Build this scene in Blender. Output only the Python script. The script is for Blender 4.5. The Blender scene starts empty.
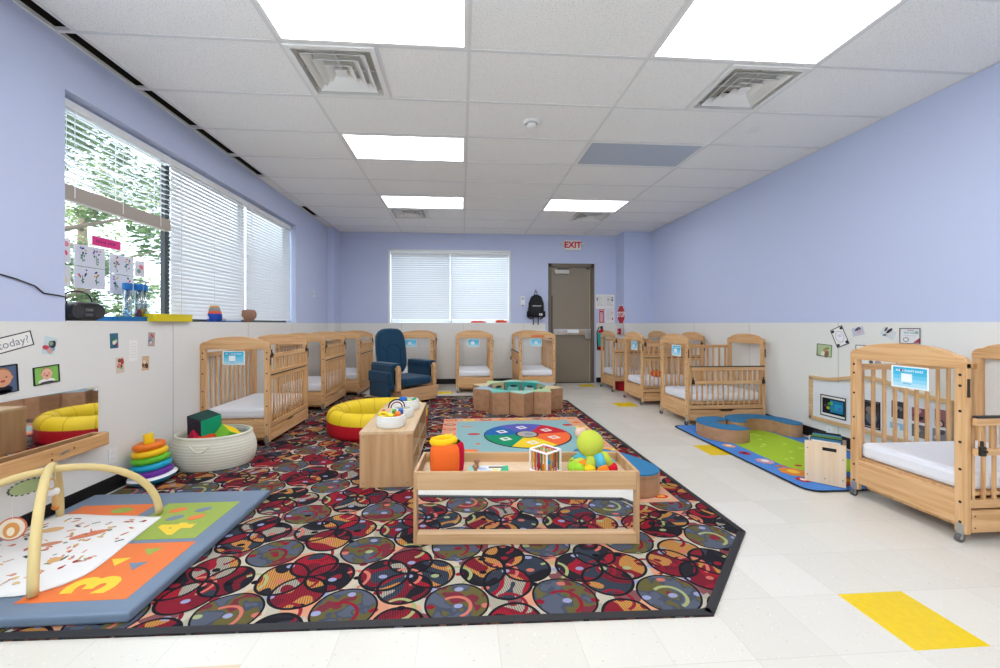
import bpy, math, random
from mathutils import Vector, Matrix
PI = math.pi
random.seed(7)
SC = bpy.context.scene
COL = SC.collection

# ---------------------------------------------------------------- camera
cam = bpy.data.cameras.new('camera'); camo = bpy.data.objects.new('camera', cam); COL.objects.link(camo)
cam.sensor_fit = 'HORIZONTAL'; cam.sensor_width = 36.0; cam.lens = 36.0*398/1000
cam.shift_x = 0.011; cam.shift_y = -0.010; cam.clip_start = 0.02; cam.clip_end = 300
camo.location = (0, 0, 1.2); camo.rotation_euler = (PI/2, 0, -0.068)
SC.camera = camo

# ---------------------------------------------------------------- sky, sun, exposure
def lin(h, k=1.0):
    h = h.lstrip('#'); o = []
    for i in (0, 2, 4):
        c = int(h[i:i+2], 16)/255
        o.append(((c/12.92) if c <= .04045 else ((c+.055)/1.055)**2.4)*k)
    return (o[0], o[1], o[2], 1)
W = bpy.data.worlds.new('sky'); SC.world = W; W.use_nodes = True
bg = W.node_tree.nodes['Background']
bg.inputs[0].default_value = lin('#dfecf9'); bg.inputs[1].default_value = 2.5
sun = bpy.data.lights.new('sun', 'SUN'); suno = bpy.data.objects.new('sun', sun); COL.objects.link(suno)
sun.energy = 2.2; sun.angle = 0.02; suno.location = (1, -12, 12)
suno.rotation_euler = Vector((-0.06, 0.72, -0.7)).to_track_quat('-Z', 'Y').to_euler()
PANEL = 4.0            # radiance of the lit ceiling panels
SC.view_settings.view_transform = 'Standard'; SC.view_settings.look = 'None'
SC.view_settings.exposure = 1.24; SC.view_settings.gamma = 1.0
SC.view_settings.use_curve_mapping = False

# ---------------------------------------------------------------- materials
def newmat(name):
    m = bpy.data.materials.new(name); m.use_nodes = True
    return m, m.node_tree, m.node_tree.nodes['Principled BSDF']
def N(nt, t, **kw):
    n = nt.nodes.new(t)
    for k, v in kw.items(): setattr(n, k, v)
    return n
def plain(name, col, rough=.5, spec=.4, metal=0, bump=0, bscale=200, vary=0, vscale=6, sheen=0):
    m, nt, b = newmat(name)
    b.inputs['Base Color'].default_value = lin(col); b.inputs['Roughness'].default_value = rough
    b.inputs['Specular IOR Level'].default_value = spec; b.inputs['Metallic'].default_value = metal
    tc = N(nt, 'ShaderNodeTexCoord')
    if vary:
        n = N(nt, 'ShaderNodeTexNoise'); n.inputs['Scale'].default_value = vscale; n.inputs['Detail'].default_value = 4
        nt.links.new(tc.outputs['Object'], n.inputs['Vector'])
        r = N(nt, 'ShaderNodeValToRGB'); r.color_ramp.elements[0].position = .3; r.color_ramp.elements[1].position = .7
        r.color_ramp.elements[0].color = lin(col, 1-vary); r.color_ramp.elements[1].color = lin(col, 1+vary*.5)
        nt.links.new(n.outputs['Fac'], r.inputs[0]); nt.links.new(r.outputs[0], b.inputs['Base Color'])
    if bump:
        n = N(nt, 'ShaderNodeTexNoise'); n.inputs['Scale'].default_value = bscale
        nt.links.new(tc.outputs['Object'], n.inputs['Vector'])
        bp = N(nt, 'ShaderNodeBump'); bp.inputs['Strength'].default_value = bump; bp.inputs['Distance'].default_value = .002
        nt.links.new(n.outputs['Fac'], bp.inputs['Height']); nt.links.new(bp.outputs[0], b.inputs['Normal'])
    if sheen: b.inputs['Sheen Weight'].default_value = sheen
    return m
def wood(name, c1, c2, axis='z', rough=.42, scale=1.0):
    m, nt, b = newmat(name)
    tc = N(nt, 'ShaderNodeTexCoord'); mp = N(nt, 'ShaderNodeMapping')
    s = {'x': (1.2, 22, 22), 'y': (22, 1.2, 22), 'z': (22, 22, 1.2)}[axis]
    mp.inputs['Scale'].default_value = [a*scale for a in s]
    nt.links.new(tc.outputs['Object'], mp.inputs['Vector'])
    n = N(nt, 'ShaderNodeTexNoise'); n.inputs['Scale'].default_value = 1.6; n.inputs['Detail'].default_value = 5; n.inputs['Distortion'].default_value = .8
    nt.links.new(mp.outputs[0], n.inputs['Vector'])
    r = N(nt, 'ShaderNodeValToRGB'); r.color_ramp.elements[0].position = .32; r.color_ramp.elements[1].position = .62
    r.color_ramp.elements[0].color = lin(c2); r.color_ramp.elements[1].color = lin(c1)
    nt.links.new(n.outputs['Fac'], r.inputs[0]); nt.links.new(r.outputs[0], b.inputs['Base Color'])
    b.inputs['Roughness'].default_value = rough; b.inputs['Specular IOR Level'].default_value = .4
    return m
def glassy(name, tint=(1, 1, 1, 1), gloss=.06):
    m = bpy.data.materials.new(name); m.use_nodes = True; nt = m.node_tree; nt.nodes.clear()
    o = N(nt, 'ShaderNodeOutputMaterial'); t = N(nt, 'ShaderNodeBsdfTransparent'); g = N(nt, 'ShaderNodeBsdfGlossy'); x = N(nt, 'ShaderNodeMixShader')
    t.inputs[0].default_value = tint; g.inputs['Roughness'].default_value = .03; x.inputs[0].default_value = gloss
    nt.links.new(t.outputs[0], x.inputs[1]); nt.links.new(g.outputs[0], x.inputs[2]); nt.links.new(x.outputs[0], o.inputs[0])
    return m
def emit(name, col, s):
    m, nt, b = newmat(name); b.inputs['Base Color'].default_value = lin(col)
    b.inputs['Emission Color'].default_value = lin(col); b.inputs['Emission Strength'].default_value = s
    return m
def translucent(name, col, f=.3):
    m, nt, b = newmat(name); b.inputs['Base Color'].default_value = lin(col); b.inputs['Roughness'].default_value = .45
    t = N(nt, 'ShaderNodeBsdfTranslucent'); t.inputs[0].default_value = lin(col); x = N(nt, 'ShaderNodeMixShader'); x.inputs[0].default_value = f
    nt.links.new(b.outputs[0], x.inputs[1]); nt.links.new(t.outputs[0], x.inputs[2]); nt.links.new(x.outputs[0], nt.nodes['Material Output'].inputs[0]); return m
def mirror(name):
    m, nt, b = newmat(name); b.inputs['Base Color'].default_value = (.86, .86, .87, 1); b.inputs['Metallic'].default_value = 1; b.inputs['Roughness'].default_value = .03
    return m

class G:      # little node-expression helper
    def __init__(s, nt): s.nt = nt
    def m(s, op, a, b=None, c=None):
        n = s.nt.nodes.new('ShaderNodeMath'); n.operation = op
        for i, v in enumerate((a, b, c)):
            if v is None: continue
            if isinstance(v, (int, float)): n.inputs[i].default_value = v
            else: s.nt.links.new(v, n.inputs[i])
        return n.outputs[0]
    def mix(s, f, a, b):
        n = s.nt.nodes.new('ShaderNodeMix'); n.data_type = 'RGBA'
        for i, v in ((0, f), (6, a), (7, b)):
            if isinstance(v, (int, float)): n.inputs[i].default_value = v
            elif isinstance(v, tuple): n.inputs[i].default_value = v
            else: s.nt.links.new(v, n.inputs[i])
        return n.outputs[2]
    def comb(s, x, y, z):
        n = s.nt.nodes.new('ShaderNodeCombineXYZ')
        for i, v in enumerate((x, y, z)):
            if isinstance(v, (int, float)): n.inputs[i].default_value = v
            else: s.nt.links.new(v, n.inputs[i])
        return n.outputs[0]
    def noise(s, vec, sc, det=2, out='Fac'):
        n = s.nt.nodes.new('ShaderNodeTexNoise'); n.inputs['Scale'].default_value = sc; n.inputs['Detail'].default_value = det
        s.nt.links.new(vec, n.inputs['Vector']); return n.outputs[out]
    def ramp(s, f, stops, const=False):
        n = s.nt.nodes.new('ShaderNodeValToRGB'); cr = n.color_ramp
        if const: cr.interpolation = 'CONSTANT'
        while len(cr.elements) < len(stops): cr.elements.new(.5)
        for e, (p, c) in zip(cr.elements, stops): e.position = p; e.color = c
        s.nt.links.new(f, n.inputs[0]); return n.outputs[0]
    def white(s, vec):
        n = s.nt.nodes.new('ShaderNodeTexWhiteNoise'); n.noise_dimensions = '3D'; s.nt.links.new(vec, n.inputs[0]); return n.outputs[0]

def carpet_material():
    m, nt, b = newmat('patterned_carpet'); g = G(nt)
    tc = N(nt, 'ShaderNodeTexCoord'); P = tc.outputs['Object']
    nz = N(nt, 'ShaderNodeTexNoise'); nz.inputs['Scale'].default_value = 3.0; nt.links.new(P, nz.inputs['Vector'])
    sp = N(nt, 'ShaderNodeSeparateXYZ'); nt.links.new(P, sp.inputs[0]); sn = N(nt, 'ShaderNodeSeparateColor'); nt.links.new(nz.outputs['Color'], sn.inputs[0])
    S = .47
    u = g.m('ADD', g.m('DIVIDE', sp.outputs[0], S), g.m('MULTIPLY', sn.outputs[0], .10))
    v0 = g.m('ADD', g.m('DIVIDE', sp.outputs[1], S*.92), g.m('MULTIPLY', sn.outputs[1], .10))
    cu_ = g.m('FLOOR', u); v = v0; cv_ = g.m('FLOOR', v)
    x = g.m('SUBTRACT', g.m('SUBTRACT', u, cu_), .5); y = g.m('SUBTRACT', g.m('SUBTRACT', v, cv_), .5)
    def dist(ax, ay, ox, oy, k=1.0):
        a = g.m('SUBTRACT', ax, ox); c = g.m('MULTIPLY', g.m('SUBTRACT', ay, oy), k)
        return g.m('SQRT', g.m('ADD', g.m('MULTIPLY', a, a), g.m('MULTIPLY', c, c)))
    def near(d, r, w): return g.m('LESS_THAN', g.m('ABSOLUTE', g.m('SUBTRACT', d, r)), w)
    # background: mottled cream, salmon and mauve scraps
    vo = N(nt, 'ShaderNodeTexVoronoi'); vo.inputs['Scale'].default_value = 4.6; nt.links.new(g.comb(u, v, 0), vo.inputs['Vector'])
    sv = N(nt, 'ShaderNodeSeparateColor'); nt.links.new(vo.outputs['Color'], sv.inputs[0])
    col = g.ramp(sv.outputs[0], [(0, lin('#b3ab9a')), (.34, lin('#784a4c')), (.44, lin('#c88c70')), (.56, lin('#a09a8a')), (.72, lin('#7a3e44')), (.80, lin('#beb29c')), (.94, lin('#cc9676'))], True)
    # dark mottled round patches in the gaps
    ab = g.m('SUBTRACT', .5, g.m('ABSOLUTE', x)); ac = g.m('SUBTRACT', .5, g.m('ABSOLUTE', y))
    dc = g.m('SQRT', g.m('ADD', g.m('MULTIPLY', ab, ab), g.m('MULTIPLY', ac, ac)))
    mot = g.ramp(g.noise(P, 9, 2), [(0, lin('#525866')), (.45, lin('#444a58')), (.5, lin('#5e5834')), (.6, lin('#702e38'))], True)
    col = g.mix(g.m('LESS_THAN', dc, .285), col, mot)
    # four overlapping petals per flower
    offs = [(-.23, 0, .24), (.23, 0, .23), (0, .235, .225), (0, -.24, .245)]
    code = 0.0; anyp = None; line = near(dc, .285, .010)
    for k, (ox, oy, r_) in enumerate(offs):
        d = dist(x, y, ox, oy, .92 if k < 2 else 1.0); ins = g.m('LESS_THAN', d, r_)
        code = g.m('ADD', code, g.m('MULTIPLY', ins, 2.0**k)); anyp = ins if anyp is None else g.m('MAXIMUM', anyp, ins)
        ln = near(d, r_, .0145); line = g.m('MAXIMUM', line, ln)
    hb = g.m('FLOOR', g.m('MULTIPLY', g.noise(g.comb(u, v, 4.0), 3.2, 0), 7.0))
    h = g.white(g.comb(g.m('ADD', g.m('MULTIPLY', code, 1.37), g.m('MULTIPLY', cu_, 3.0)), cv_, hb))
    pal = ['#242228', '#80202f', '#2b292f', '#c68c48', '#8c2230', '#25232a', '#39414e', '#a3202f', '#a8a090', '#76222f', '#c68a4c', '#8f2230']
    pc = g.ramp(h, [(i/len(pal), lin(c)) for i, c in enumerate(pal)], True)
    w = g.m('GREATER_THAN', g.m('FRACT', g.m('MULTIPLY', g.m('ADD', sp.outputs[0], g.m('MULTIPLY', sp.outputs[1], .22)), 95.0)), .5)
    pc = g.mix(g.m('MULTIPLY', w, .55), pc, lin('#1b1b20'))
    col = g.mix(anyp, col, pc)
    def cell(ox, oy, per):
        a = g.m('DIVIDE', g.m('ADD', u, ox), per); c = g.m('DIVIDE', g.m('ADD', v, oy), per)
        fa = g.m('FLOOR', a); fc = g.m('FLOOR', c)
        xx = g.m('MULTIPLY', g.m('SUBTRACT', g.m('SUBTRACT', a, fa), .5), per); yy = g.m('MULTIPLY', g.m('SUBTRACT', g.m('SUBTRACT', c, fc), .5), per)
        return fa, fc, g.m('SQRT', g.m('ADD', g.m('MULTIPLY', xx, xx), g.m('MULTIPLY', yy, yy))), xx, yy
    fa6, fc6, d5, x5, y5 = cell(.27, .31, .5)
    arc = g.m('MULTIPLY', near(d5, .15, .017), g.m('GREATER_THAN', g.m('ADD', x5, g.m('MULTIPLY', y5, .6)), -.02))
    acol = g.ramp(g.white(g.comb(fa6, fc6, 3.0)), [(0, lin('#84202f')), (.4, lin('#c06c5c')), (.65, lin('#9aa06c')), (.78, lin('#7a1d2c'))], True)
    col = g.mix(arc, col, acol)
    fa7, fc7, d7, x7, y7 = cell(.11, .17, .25)
    el = g.m('SQRT', g.m('ADD', g.m('MULTIPLY', x7, x7), g.m('MULTIPLY', g.m('MULTIPLY', y7, y7), 1.7)))
    hd = g.white(g.comb(fa7, fc7, 9.0)); dot = g.m('MULTIPLY', g.m('LESS_THAN', el, .042), g.m('LESS_THAN', hd, .8))
    dcol = g.ramp(hd, [(0, lin('#8f93b4')), (.28, lin('#84202f')), (.48, lin('#bb6a5c')), (.6, lin('#99a076')), (.7, lin('#17161a'))], True)
    col = g.mix(dot, col, dcol)
    col = g.mix(line, col, lin('#1d1d22'))
    nt.links.new(col, b.inputs['Base Color'])
    b.inputs['Roughness'].default_value = .95; b.inputs['Specular IOR Level'].default_value = .1
    bp = N(nt, 'ShaderNodeBump'); bp.inputs['Strength'].default_value = .5; bp.inputs['Distance'].default_value = .003
    nt.links.new(g.noise(P, 350), bp.inputs['Height']); nt.links.new(bp.outputs[0], b.inputs['Normal'])
    return m

def floor_material():
    m, nt, b = newmat('speckled_vinyl_tile'); g = G(nt)
    tc = N(nt, 'ShaderNodeTexCoord'); P = tc.outputs['Object']; sp = N(nt, 'ShaderNodeSeparateXYZ'); nt.links.new(P, sp.inputs[0])
    T = .3048
    u = g.m('DIVIDE', g.m('SUBTRACT', sp.outputs[0], 1.662), T); v = g.m('DIVIDE', g.m('SUBTRACT', sp.outputs[1], 1.352), T)
    fu = g.m('FRACT', u); fv = g.m('FRACT', v)
    seam = g.m('MAXIMUM', g.m('LESS_THAN', fu, .008), g.m('LESS_THAN', fv, .008))
    h = g.white(g.comb(g.m('FLOOR', u), g.m('FLOOR', v), 1.0))
    base = g.mix(h, lin('#d7d3c8'), lin('#dedad0'))
    mp = N(nt, 'ShaderNodeMapping'); mp.inputs['Scale'].default_value = (55, 120, 1); nt.links.new(P, mp.inputs['Vector'])
    s1 = g.m('GREATER_THAN', g.noise(mp.outputs[0], 1.0, 1), .735)
    mp2 = N(nt, 'ShaderNodeMapping'); mp2.inputs['Scale'].default_value = (130, 60, 1); mp2.inputs['Location'].default_value = (3, 9, 0); nt.links.new(P, mp2.inputs['Vector'])
    s2 = g.m('GREATER_THAN', g.noise(mp2.outputs[0], 1.0, 1), .72)
    col = g.mix(g.m('MULTIPLY', s1, .6), base, lin('#a8a095')); col = g.mix(g.m('MULTIPLY', s2, .6), col, lin('#f6f5f0'))
    col = g.mix(g.m('MULTIPLY', seam, .35), col, lin('#a5a39c'))
    nt.links.new(col, b.inputs['Base Color']); b.inputs['Roughness'].default_value = .22; b.inputs['Specular IOR Level'].default_value = .45
    bp = N(nt, 'ShaderNodeBump'); bp.inputs['Strength'].default_value = .06; bp.inputs['Distance'].default_value = .01
    nt.links.new(g.noise(P, 6, 2), bp.inputs['Height']); nt.links.new(bp.outputs[0], b.inputs['Normal'])
    return m

def tile_material():
    m, nt, b = newmat('acoustic_tile'); g = G(nt)
    tc = N(nt, 'ShaderNodeTexCoord'); P = tc.outputs['Object']
    a = g.noise(P, 130, 3); col = g.ramp(a, [(.34, lin('#d2d1d1')), (.42, lin('#f8f8f8'))])
    nt.links.new(col, b.inputs['Base Color']); b.inputs['Roughness'].default_value = .95; b.inputs['Specular IOR Level'].default_value = .1
    bp = N(nt, 'ShaderNodeBump'); bp.inputs['Strength'].default_value = .35; bp.inputs['Distance'].default_value = .002
    nt.links.new(g.noise(P, 160, 3), bp.inputs['Height']); nt.links.new(bp.outputs[0], b.inputs['Normal'])
    return m

M = dict(
    lilac=plain('lilac_paint', '#c6d0ee', .55, .3, bump=.15, bscale=90),
    panel=plain('white_wainscot_panel', '#e9e9e5', .3, .4, bump=.1, bscale=60),
    seam=plain('panel_seam', '#d2d2ce', .4), white=plain('white_paint', '#eef0f2', .4),
    basebd=plain('black_vinyl_base', '#1b1a1b', .4), black=plain('black', '#151517', .4), dark=plain('plenum_shade', '#2a2520', .9),
    carpet=carpet_material(), floor=floor_material(), tile=tile_material(),
    yellowtile=plain('yellow_vinyl_tile', '#e9c712', .25, .45, vary=.06, vscale=40), beigetile=plain('beige_vinyl_tile', '#d9c3a8', .25, .45),
    carpetedge=plain('carpet_edge', '#2a2a2d', .6), grid=plain('ceiling_grid', '#e3e4e6', .5), offlens=plain('unlit_lens', '#b9c3d2', .25, .5),
    lens=emit('lit_lens', '#fafbff', PANEL), fixture=plain('fixture_frame', '#eeeeee', .4),
    vent=plain('vent_metal', '#efefee', .45), ventshade=plain('vent_throat', '#dcdad4', .8),
    crib=wood('crib_pine', '#e0b685', '#ca9763', 'z'), cribx=wood('crib_pine_rail', '#e0b685', '#ca9763', 'x'), criby=wood('crib_pine_cross', '#e0b685', '#ca9763', 'y'),
    birch=wood('birch_ply', '#d2aa7e', '#bb9064', 'z', scale=.5), birchx=wood('birch_ply_long', '#d6b084', '#c29868', 'x', scale=.5), birchy=wood('birch_ply_deep', '#dcc09a', '#caa67c', 'y', scale=.5),
    plyedge=plain('ply_edge', '#a9784c', .6), pale=wood('pale_maple_ply', '#e6cfb2', '#dcc09c', 'z', scale=.5),
    mattress=plain('mattress_cover', '#eef0f6', .7, .3, bump=.2, bscale=25), clear=glassy('clear_acrylic', (1, 1, 1, 1), .03),
    metal=plain('brushed_metal', '#b8b8b4', .35, .5, .8), chrome=plain('chrome', '#c8c8c8', .15, .5, 1), darkmetal=plain('dark_metal', '#3a3530', .4, .5, .5),
    rubber=plain('grey_rubber', '#5c5c5c', .6), strip=plain('hinge_strip', '#2c2724', .5),
    mirror=mirror('acrylic_mirror'), glass=glassy('window_glass', (.96, .98, .98, 1), .06),
    blind=translucent('blind_slat', '#e9ebee', .14), blindrail_shaded=plain('blind_rail_shaded', '#a99f95', .5), blindhead=plain('blind_head', '#eceef0', .5), cord=plain('cord', '#f2f2f2', .6),  # grey-brown rail colour carries the shade on the raised slat stack
    winframe=plain('window_mullion', '#17171a', .4), winwhite=plain('white_window_frame', '#f2f4f6', .4),
    door=plain('door_taupe', '#8e8474', .45, .4, vary=.03), doorframe=plain('door_frame', '#6f6455', .45),
    navy=plain('navy_fabric', '#123d58', .85, .2, bump=.3, bscale=300, sheen=.2), gliderwood=wood('glider_wood', '#d9b083', '#c59566', 'x', scale=.7),
    vred=plain('red_vinyl', '#c41428', .5, .4), vyel=plain('yellow_vinyl', '#f2d022', .5, .4), vnavy=plain('navy_vinyl', '#1c2440', .5),
    matgrey=plain('mat_blue_grey', '#71849a', .42, .45, vary=.05, vscale=5), matorange=plain('mat_orange', '#ea7a3c', .5), matgreen=plain('mat_green', '#9aae4a', .5), matyel=plain('mat_yellow', '#f0cf3e', .5),
    tanvinyl=wood('woodgrain_vinyl', '#b98e6b', '#a67b58', 'x', .5, .35), bluetop=plain('blue_top', '#2d78a6', .65, .3, bump=.2), gymtube=plain('gym_tube', '#e3cd92', .8, .2, bump=.3, bscale=150),
    gymmat=plain('gym_cotton', '#edecea', .9, .1, bump=.2, bscale=60), rope=plain('rope', '#e2e0cf', .85, .2, bump=.3, bscale=200), ropew=plain('white_rope', '#ecebe4', .85, .2, bump=.3, bscale=200),
    bark=plain('bark', '#6d5f50', .9), leaf=plain('leaf', '#5f7a45', .6, vary=.4, vscale=3), leaf2=plain('leaf_light', '#86965c', .6, vary=.3, vscale=2), pavement=plain('pavement', '#d6d6d2', .8),
)
_pc = {}
def C_(hexcol, rough=.55):
    k = hexcol.lower()+str(rough)
    if k not in _pc: _pc[k] = plain('colour_'+hexcol.strip('#'), hexcol, rough, .3)
    return _pc[k]

# ---------------------------------------------------------------- mesh building
def rotm(ax, deg): return Matrix.Rotation(math.radians(deg), 4, ax)
def T(x, y, z): return Matrix.Translation((x, y, z))
def frame(o, r, u):
    r = Vector(r).normalized(); u = Vector(u); u = (u-r*u.dot(r)).normalized(); n = r.cross(u)
    m = Matrix.Identity(4)
    for i in range(3): m[i][0] = r[i]; m[i][1] = u[i]; m[i][2] = n[i]; m[i][3] = o[i]
    return m
class MB:
    def __init__(s, mt=None): s.v = []; s.f = []; s.mi = []; s.mats = []; s.T = Matrix.Identity(4); s.cur = 0; s.sm = []

    def use(s, mt):
        if mt not in s.mats: s.mats.append(mt)
        s.cur = s.mats.index(mt); return s
    def add(s, vs, fs, smooth=False):
        if not s.mats: raise Exception('no material')
        b = len(s.v); s.v += [s.T @ Vector(p) for p in vs]
        for f in fs: s.f.append([b+i for i in f]); s.mi.append(s.cur); s.sm.append(smooth)
    def box(s, x0, y0, z0, x1, y1, z1):
        vs = [(x, y, z) for z in (z0, z1) for y in (y0, y1) for x in (x0, x1)]
        s.add(vs, [(0, 2, 3, 1), (4, 5, 7, 6), (0, 1, 5, 4), (2, 6, 7, 3), (0, 4, 6, 2), (1, 3, 7, 5)])
    def prism(s, pts, z0, z1, smooth=False):       # polygon in xy (ccw), extruded along z
        n = len(pts); vs = [(p[0], p[1], z0) for p in pts]+[(p[0], p[1], z1) for p in pts]
        s.add(vs, [tuple(range(n-1, -1, -1)), tuple(range(n, 2*n))]); 
        b = len(s.v)-2*n
        for i in range(n):
            j = (i+1) % n; s.f.append([b+i, b+j, b+n+j, b+n+i]); s.mi.append(s.cur); s.sm.append(smooth)
    def ringprism(s, outer, inner, z0, z1, smooth=False):
        n = len(outer); vs = [(p[0], p[1], z) for z in (z0, z1) for ring in (outer, inner) for p in ring]
        fs = []
        for i in range(n):
            j = (i+1) % n
            fs += [(i, j, 2*n+j, 2*n+i), (n+j, n+i, 3*n+i, 3*n+j), (2*n+i, 2*n+j, 3*n+j, 3*n+i), (j, i, n+i, n+j)]
        s.add(vs, fs, smooth)
    def lathe(s, prof, n=24, smooth=True, a0=0, a1=2*PI, cap=False):
        full = abs(a1-a0-2*PI) < 1e-6; k = n if full else n+1
        vs = [(r*math.cos(a0+(a1-a0)*i/n), r*math.sin(a0+(a1-a0)*i/n), z) for (r, z) in prof for i in range(k)]
        fs = []
        for j in range(len(prof)-1):
            for i in range(n):
                i2 = (i+1) % k; fs.append((j*k+i, j*k+i2, (j+1)*k+i2, (j+1)*k+i))
        s.add(vs, fs, smooth)
    def cyl(s, r, z0, z1, n=20, r1=None):
        r1 = r if r1 is None else r1; s.lathe([(0.0001, z0), (r, z0)], n, False); s.lathe([(r, z0), (r1, z1)], n); s.lathe([(r1, z1), (.0001, z1)], n, False)
    def seg(s, a, b, r, r1=None, n=12):
        a = Vector(a); b = Vector(b); d = b-a; L = d.length
        q = d.to_track_quat('Z', 'Y').to_matrix().to_4x4(); o = s.T; s.T = o @ T(*a) @ q; s.cyl(r, 0, L, n, r1); s.T = o
    def tube(s, pts, r, n=10, closed=False, cap=True):
        pts = [Vector(p) for p in pts]; m = len(pts); rs = r if isinstance(r, (list, tuple)) else [r]*m
        vs = []; fs = []; prev = None
        for i, p in enumerate(pts):
            if closed: t = pts[(i+1) % m]-pts[i-1]
            else: t = pts[min(i+1, m-1)]-pts[max(i-1, 0)]
            t.normalize()
            if prev is None: a = t.orthogonal().normalized()
            else: a = (prev-t*prev.dot(t)).normalized()
            prev = a; b = t.cross(a)
            vs += [p+(a*math.cos(2*PI*k/n)+b*math.sin(2*PI*k/n))*rs[i] for k in range(n)]
        for i in range(m if closed else m-1):
            i2 = (i+1) % m
            for k in range(n): k2 = (k+1) % n; fs.append((i*n+k, i*n+k2, i2*n+k2, i2*n+k))
        if not closed and cap: fs += [tuple(range(n-1, -1, -1)), tuple((m-1)*n+k for k in range(n))]
        s.add(vs, fs, True)
    def ball(s, c, r, n=16, sc=(1, 1, 1)):
        o = s.T; s.T = o @ T(*c) @ Matrix.Diagonal((sc[0], sc[1], sc[2], 1))
        h = n//2; s.lathe([(max(r*math.sin(PI*i/h), 1e-4), -r*math.cos(PI*i/h)) for i in range(h+1)], n); s.T = o
    def torus(s, R, r, z=0, n=32, m=10, sx=1, sy=1):
        s.tube([(R*sx*math.cos(2*PI*i/n), R*sy*math.sin(2*PI*i/n), z) for i in range(n)], r, m, True)
    # flat drawing in the local xy plane; l = layer
    LH = .0007
    def rect(s, x0, y0, x1, y1, mt, l=1, rot=0):
        s.use(mt); cx, cy = (x0+x1)/2, (y0+y1)/2; w, h = abs(x1-x0)/2, abs(y1-y0)/2
        c, q = math.cos(math.radians(rot)), math.sin(math.radians(rot))
        s.poly([(cx+a*c-b*q, cy+a*q+b*c) for a, b in ((-w, -h), (w, -h), (w, h), (-w, h))], mt, l)
    def poly(s, pts, mt, l=1):
        s.use(mt); s.prism(pts, s.LH*(l-1), s.LH*l)
    def disc(s, cx, cy, rx, ry, mt, l=1, n=20, rot=0):
        c, q = math.cos(math.radians(rot)), math.sin(math.radians(rot))
        s.poly([(cx+rx*math.cos(2*PI*i/n)*c-ry*math.sin(2*PI*i/n)*q, cy+rx*math.cos(2*PI*i/n)*q+ry*math.sin(2*PI*i/n)*c) for i in range(n)], mt, l)
    def text(s, body, cx, cy, size, mt, l=1, bold=0.0, rot=0, align='CENTER'):
        cu = bpy.data.curves.new('lettering', 'FONT'); cu.body = body; cu.size = size; cu.align_x = align; cu.align_y = 'CENTER'; cu.offset = bold; cu.resolution_u = 3
        o = bpy.data.objects.new('lettering', cu); me = bpy.data.meshes.new_from_object(o)
        s.use(mt); R = rotm('Z', rot); q = T(cx, cy, s.LH*l) @ R
        s.add([q @ v.co for v in me.vertices], [tuple(p.vertices) for p in me.polygons])
        bpy.data.objects.remove(o); bpy.data.curves.remove(cu); bpy.data.meshes.remove(me)
    def build(s, name, parent=None, bevel=0, world=False, seg=2, subsurf=0, base=True):
        me = bpy.data.meshes.new(name); off = Vector((0, 0, 0))
        vs = s.v
        if parent is not None and world:
            p = parent; mw = Matrix.Identity(4)
            while p is not None:
                mw = (Matrix.Translation(p.location) @ p.rotation_euler.to_matrix().to_4x4()) @ mw; p = p.parent
            inv = mw.inverted(); vs = [inv @ v for v in vs]
        if parent is None and base:
            xs = [v.x for v in vs]; ys = [v.y for v in vs]; zs = [v.z for v in vs]
            off = Vector(((min(xs)+max(xs))/2, (min(ys)+max(ys))/2, min(zs)))
        me.from_pydata([tuple(v-off) for v in vs], [], s.f)
        for mt in s.mats: me.materials.append(mt)
        me.polygons.foreach_set('material_index', s.mi); me.polygons.foreach_set('use_smooth', s.sm)
        me.validate(); me.update()
        o = bpy.data.objects.new(name, me); COL.objects.link(o); o.location = off
        if parent is not None: o.parent = parent
        if bevel:
            b = o.modifiers.new('bevel', 'BEVEL'); b.width = bevel; b.segments = seg; b.limit_method = 'ANGLE'; b.angle_limit = .7
            try: b.harden_normals = False
            except Exception: pass
        if subsurf:
            b = o.modifiers.new('sub', 'SUBSURF'); b.levels = subsurf; b.render_levels = subsurf
        return o
def strokes(m, x, y, h, c, words, l):      # print too small to read: rows of upright strokes, word by word
    for w in words:
        q = 0
        while q < w-h*.3:
            m.rect(x+q, y, x+q+h*.28, y+h, C_(c), l); m.rect(x+q, y+h*(.8 if int(q/h*3) % 2 else .0), x+q+h*.55, y+h*(1.0 if int(q/h*3) % 2 else .2), C_(c), l); q += h*.75
        x += w+h*.6
def tag(o, label=None, cat=None, group=None, kind=None):
    if label: o['label'] = label
    if cat: o['category'] = cat
    if group: o['group'] = group
    if kind: o['kind'] = kind
    return o
def thing(name, label, cat, loc=(0, 0, 0), rz=0, group=None):
    o = bpy.data.objects.new(name, None); COL.objects.link(o); o.empty_display_size = .1
    o.location = loc; o.rotation_euler = (0, 0, rz); return tag(o, label, cat, group)
def copy_tree(o, parent=None):
    c = o.copy(); COL.objects.link(c)
    if parent is not None: c.parent = parent
    for ch in list(o.children): copy_tree(ch, c)
    return c
def struct(name, mb, parent=None, bevel=0):
    o = mb.build(name, parent, bevel, base=False); o['kind'] = 'structure'; return o
def mbx(mt, *boxes):
    m = MB().use(mt) if False else MB(); m.use(mt)
    for b in boxes: m.box(*b)
    return m

XL, XR, YB, YF, H = -2.515, 3.715, 8.0, -5.0, 3.015
WS = 1.215      # wainscot top
KL = 1.018

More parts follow.
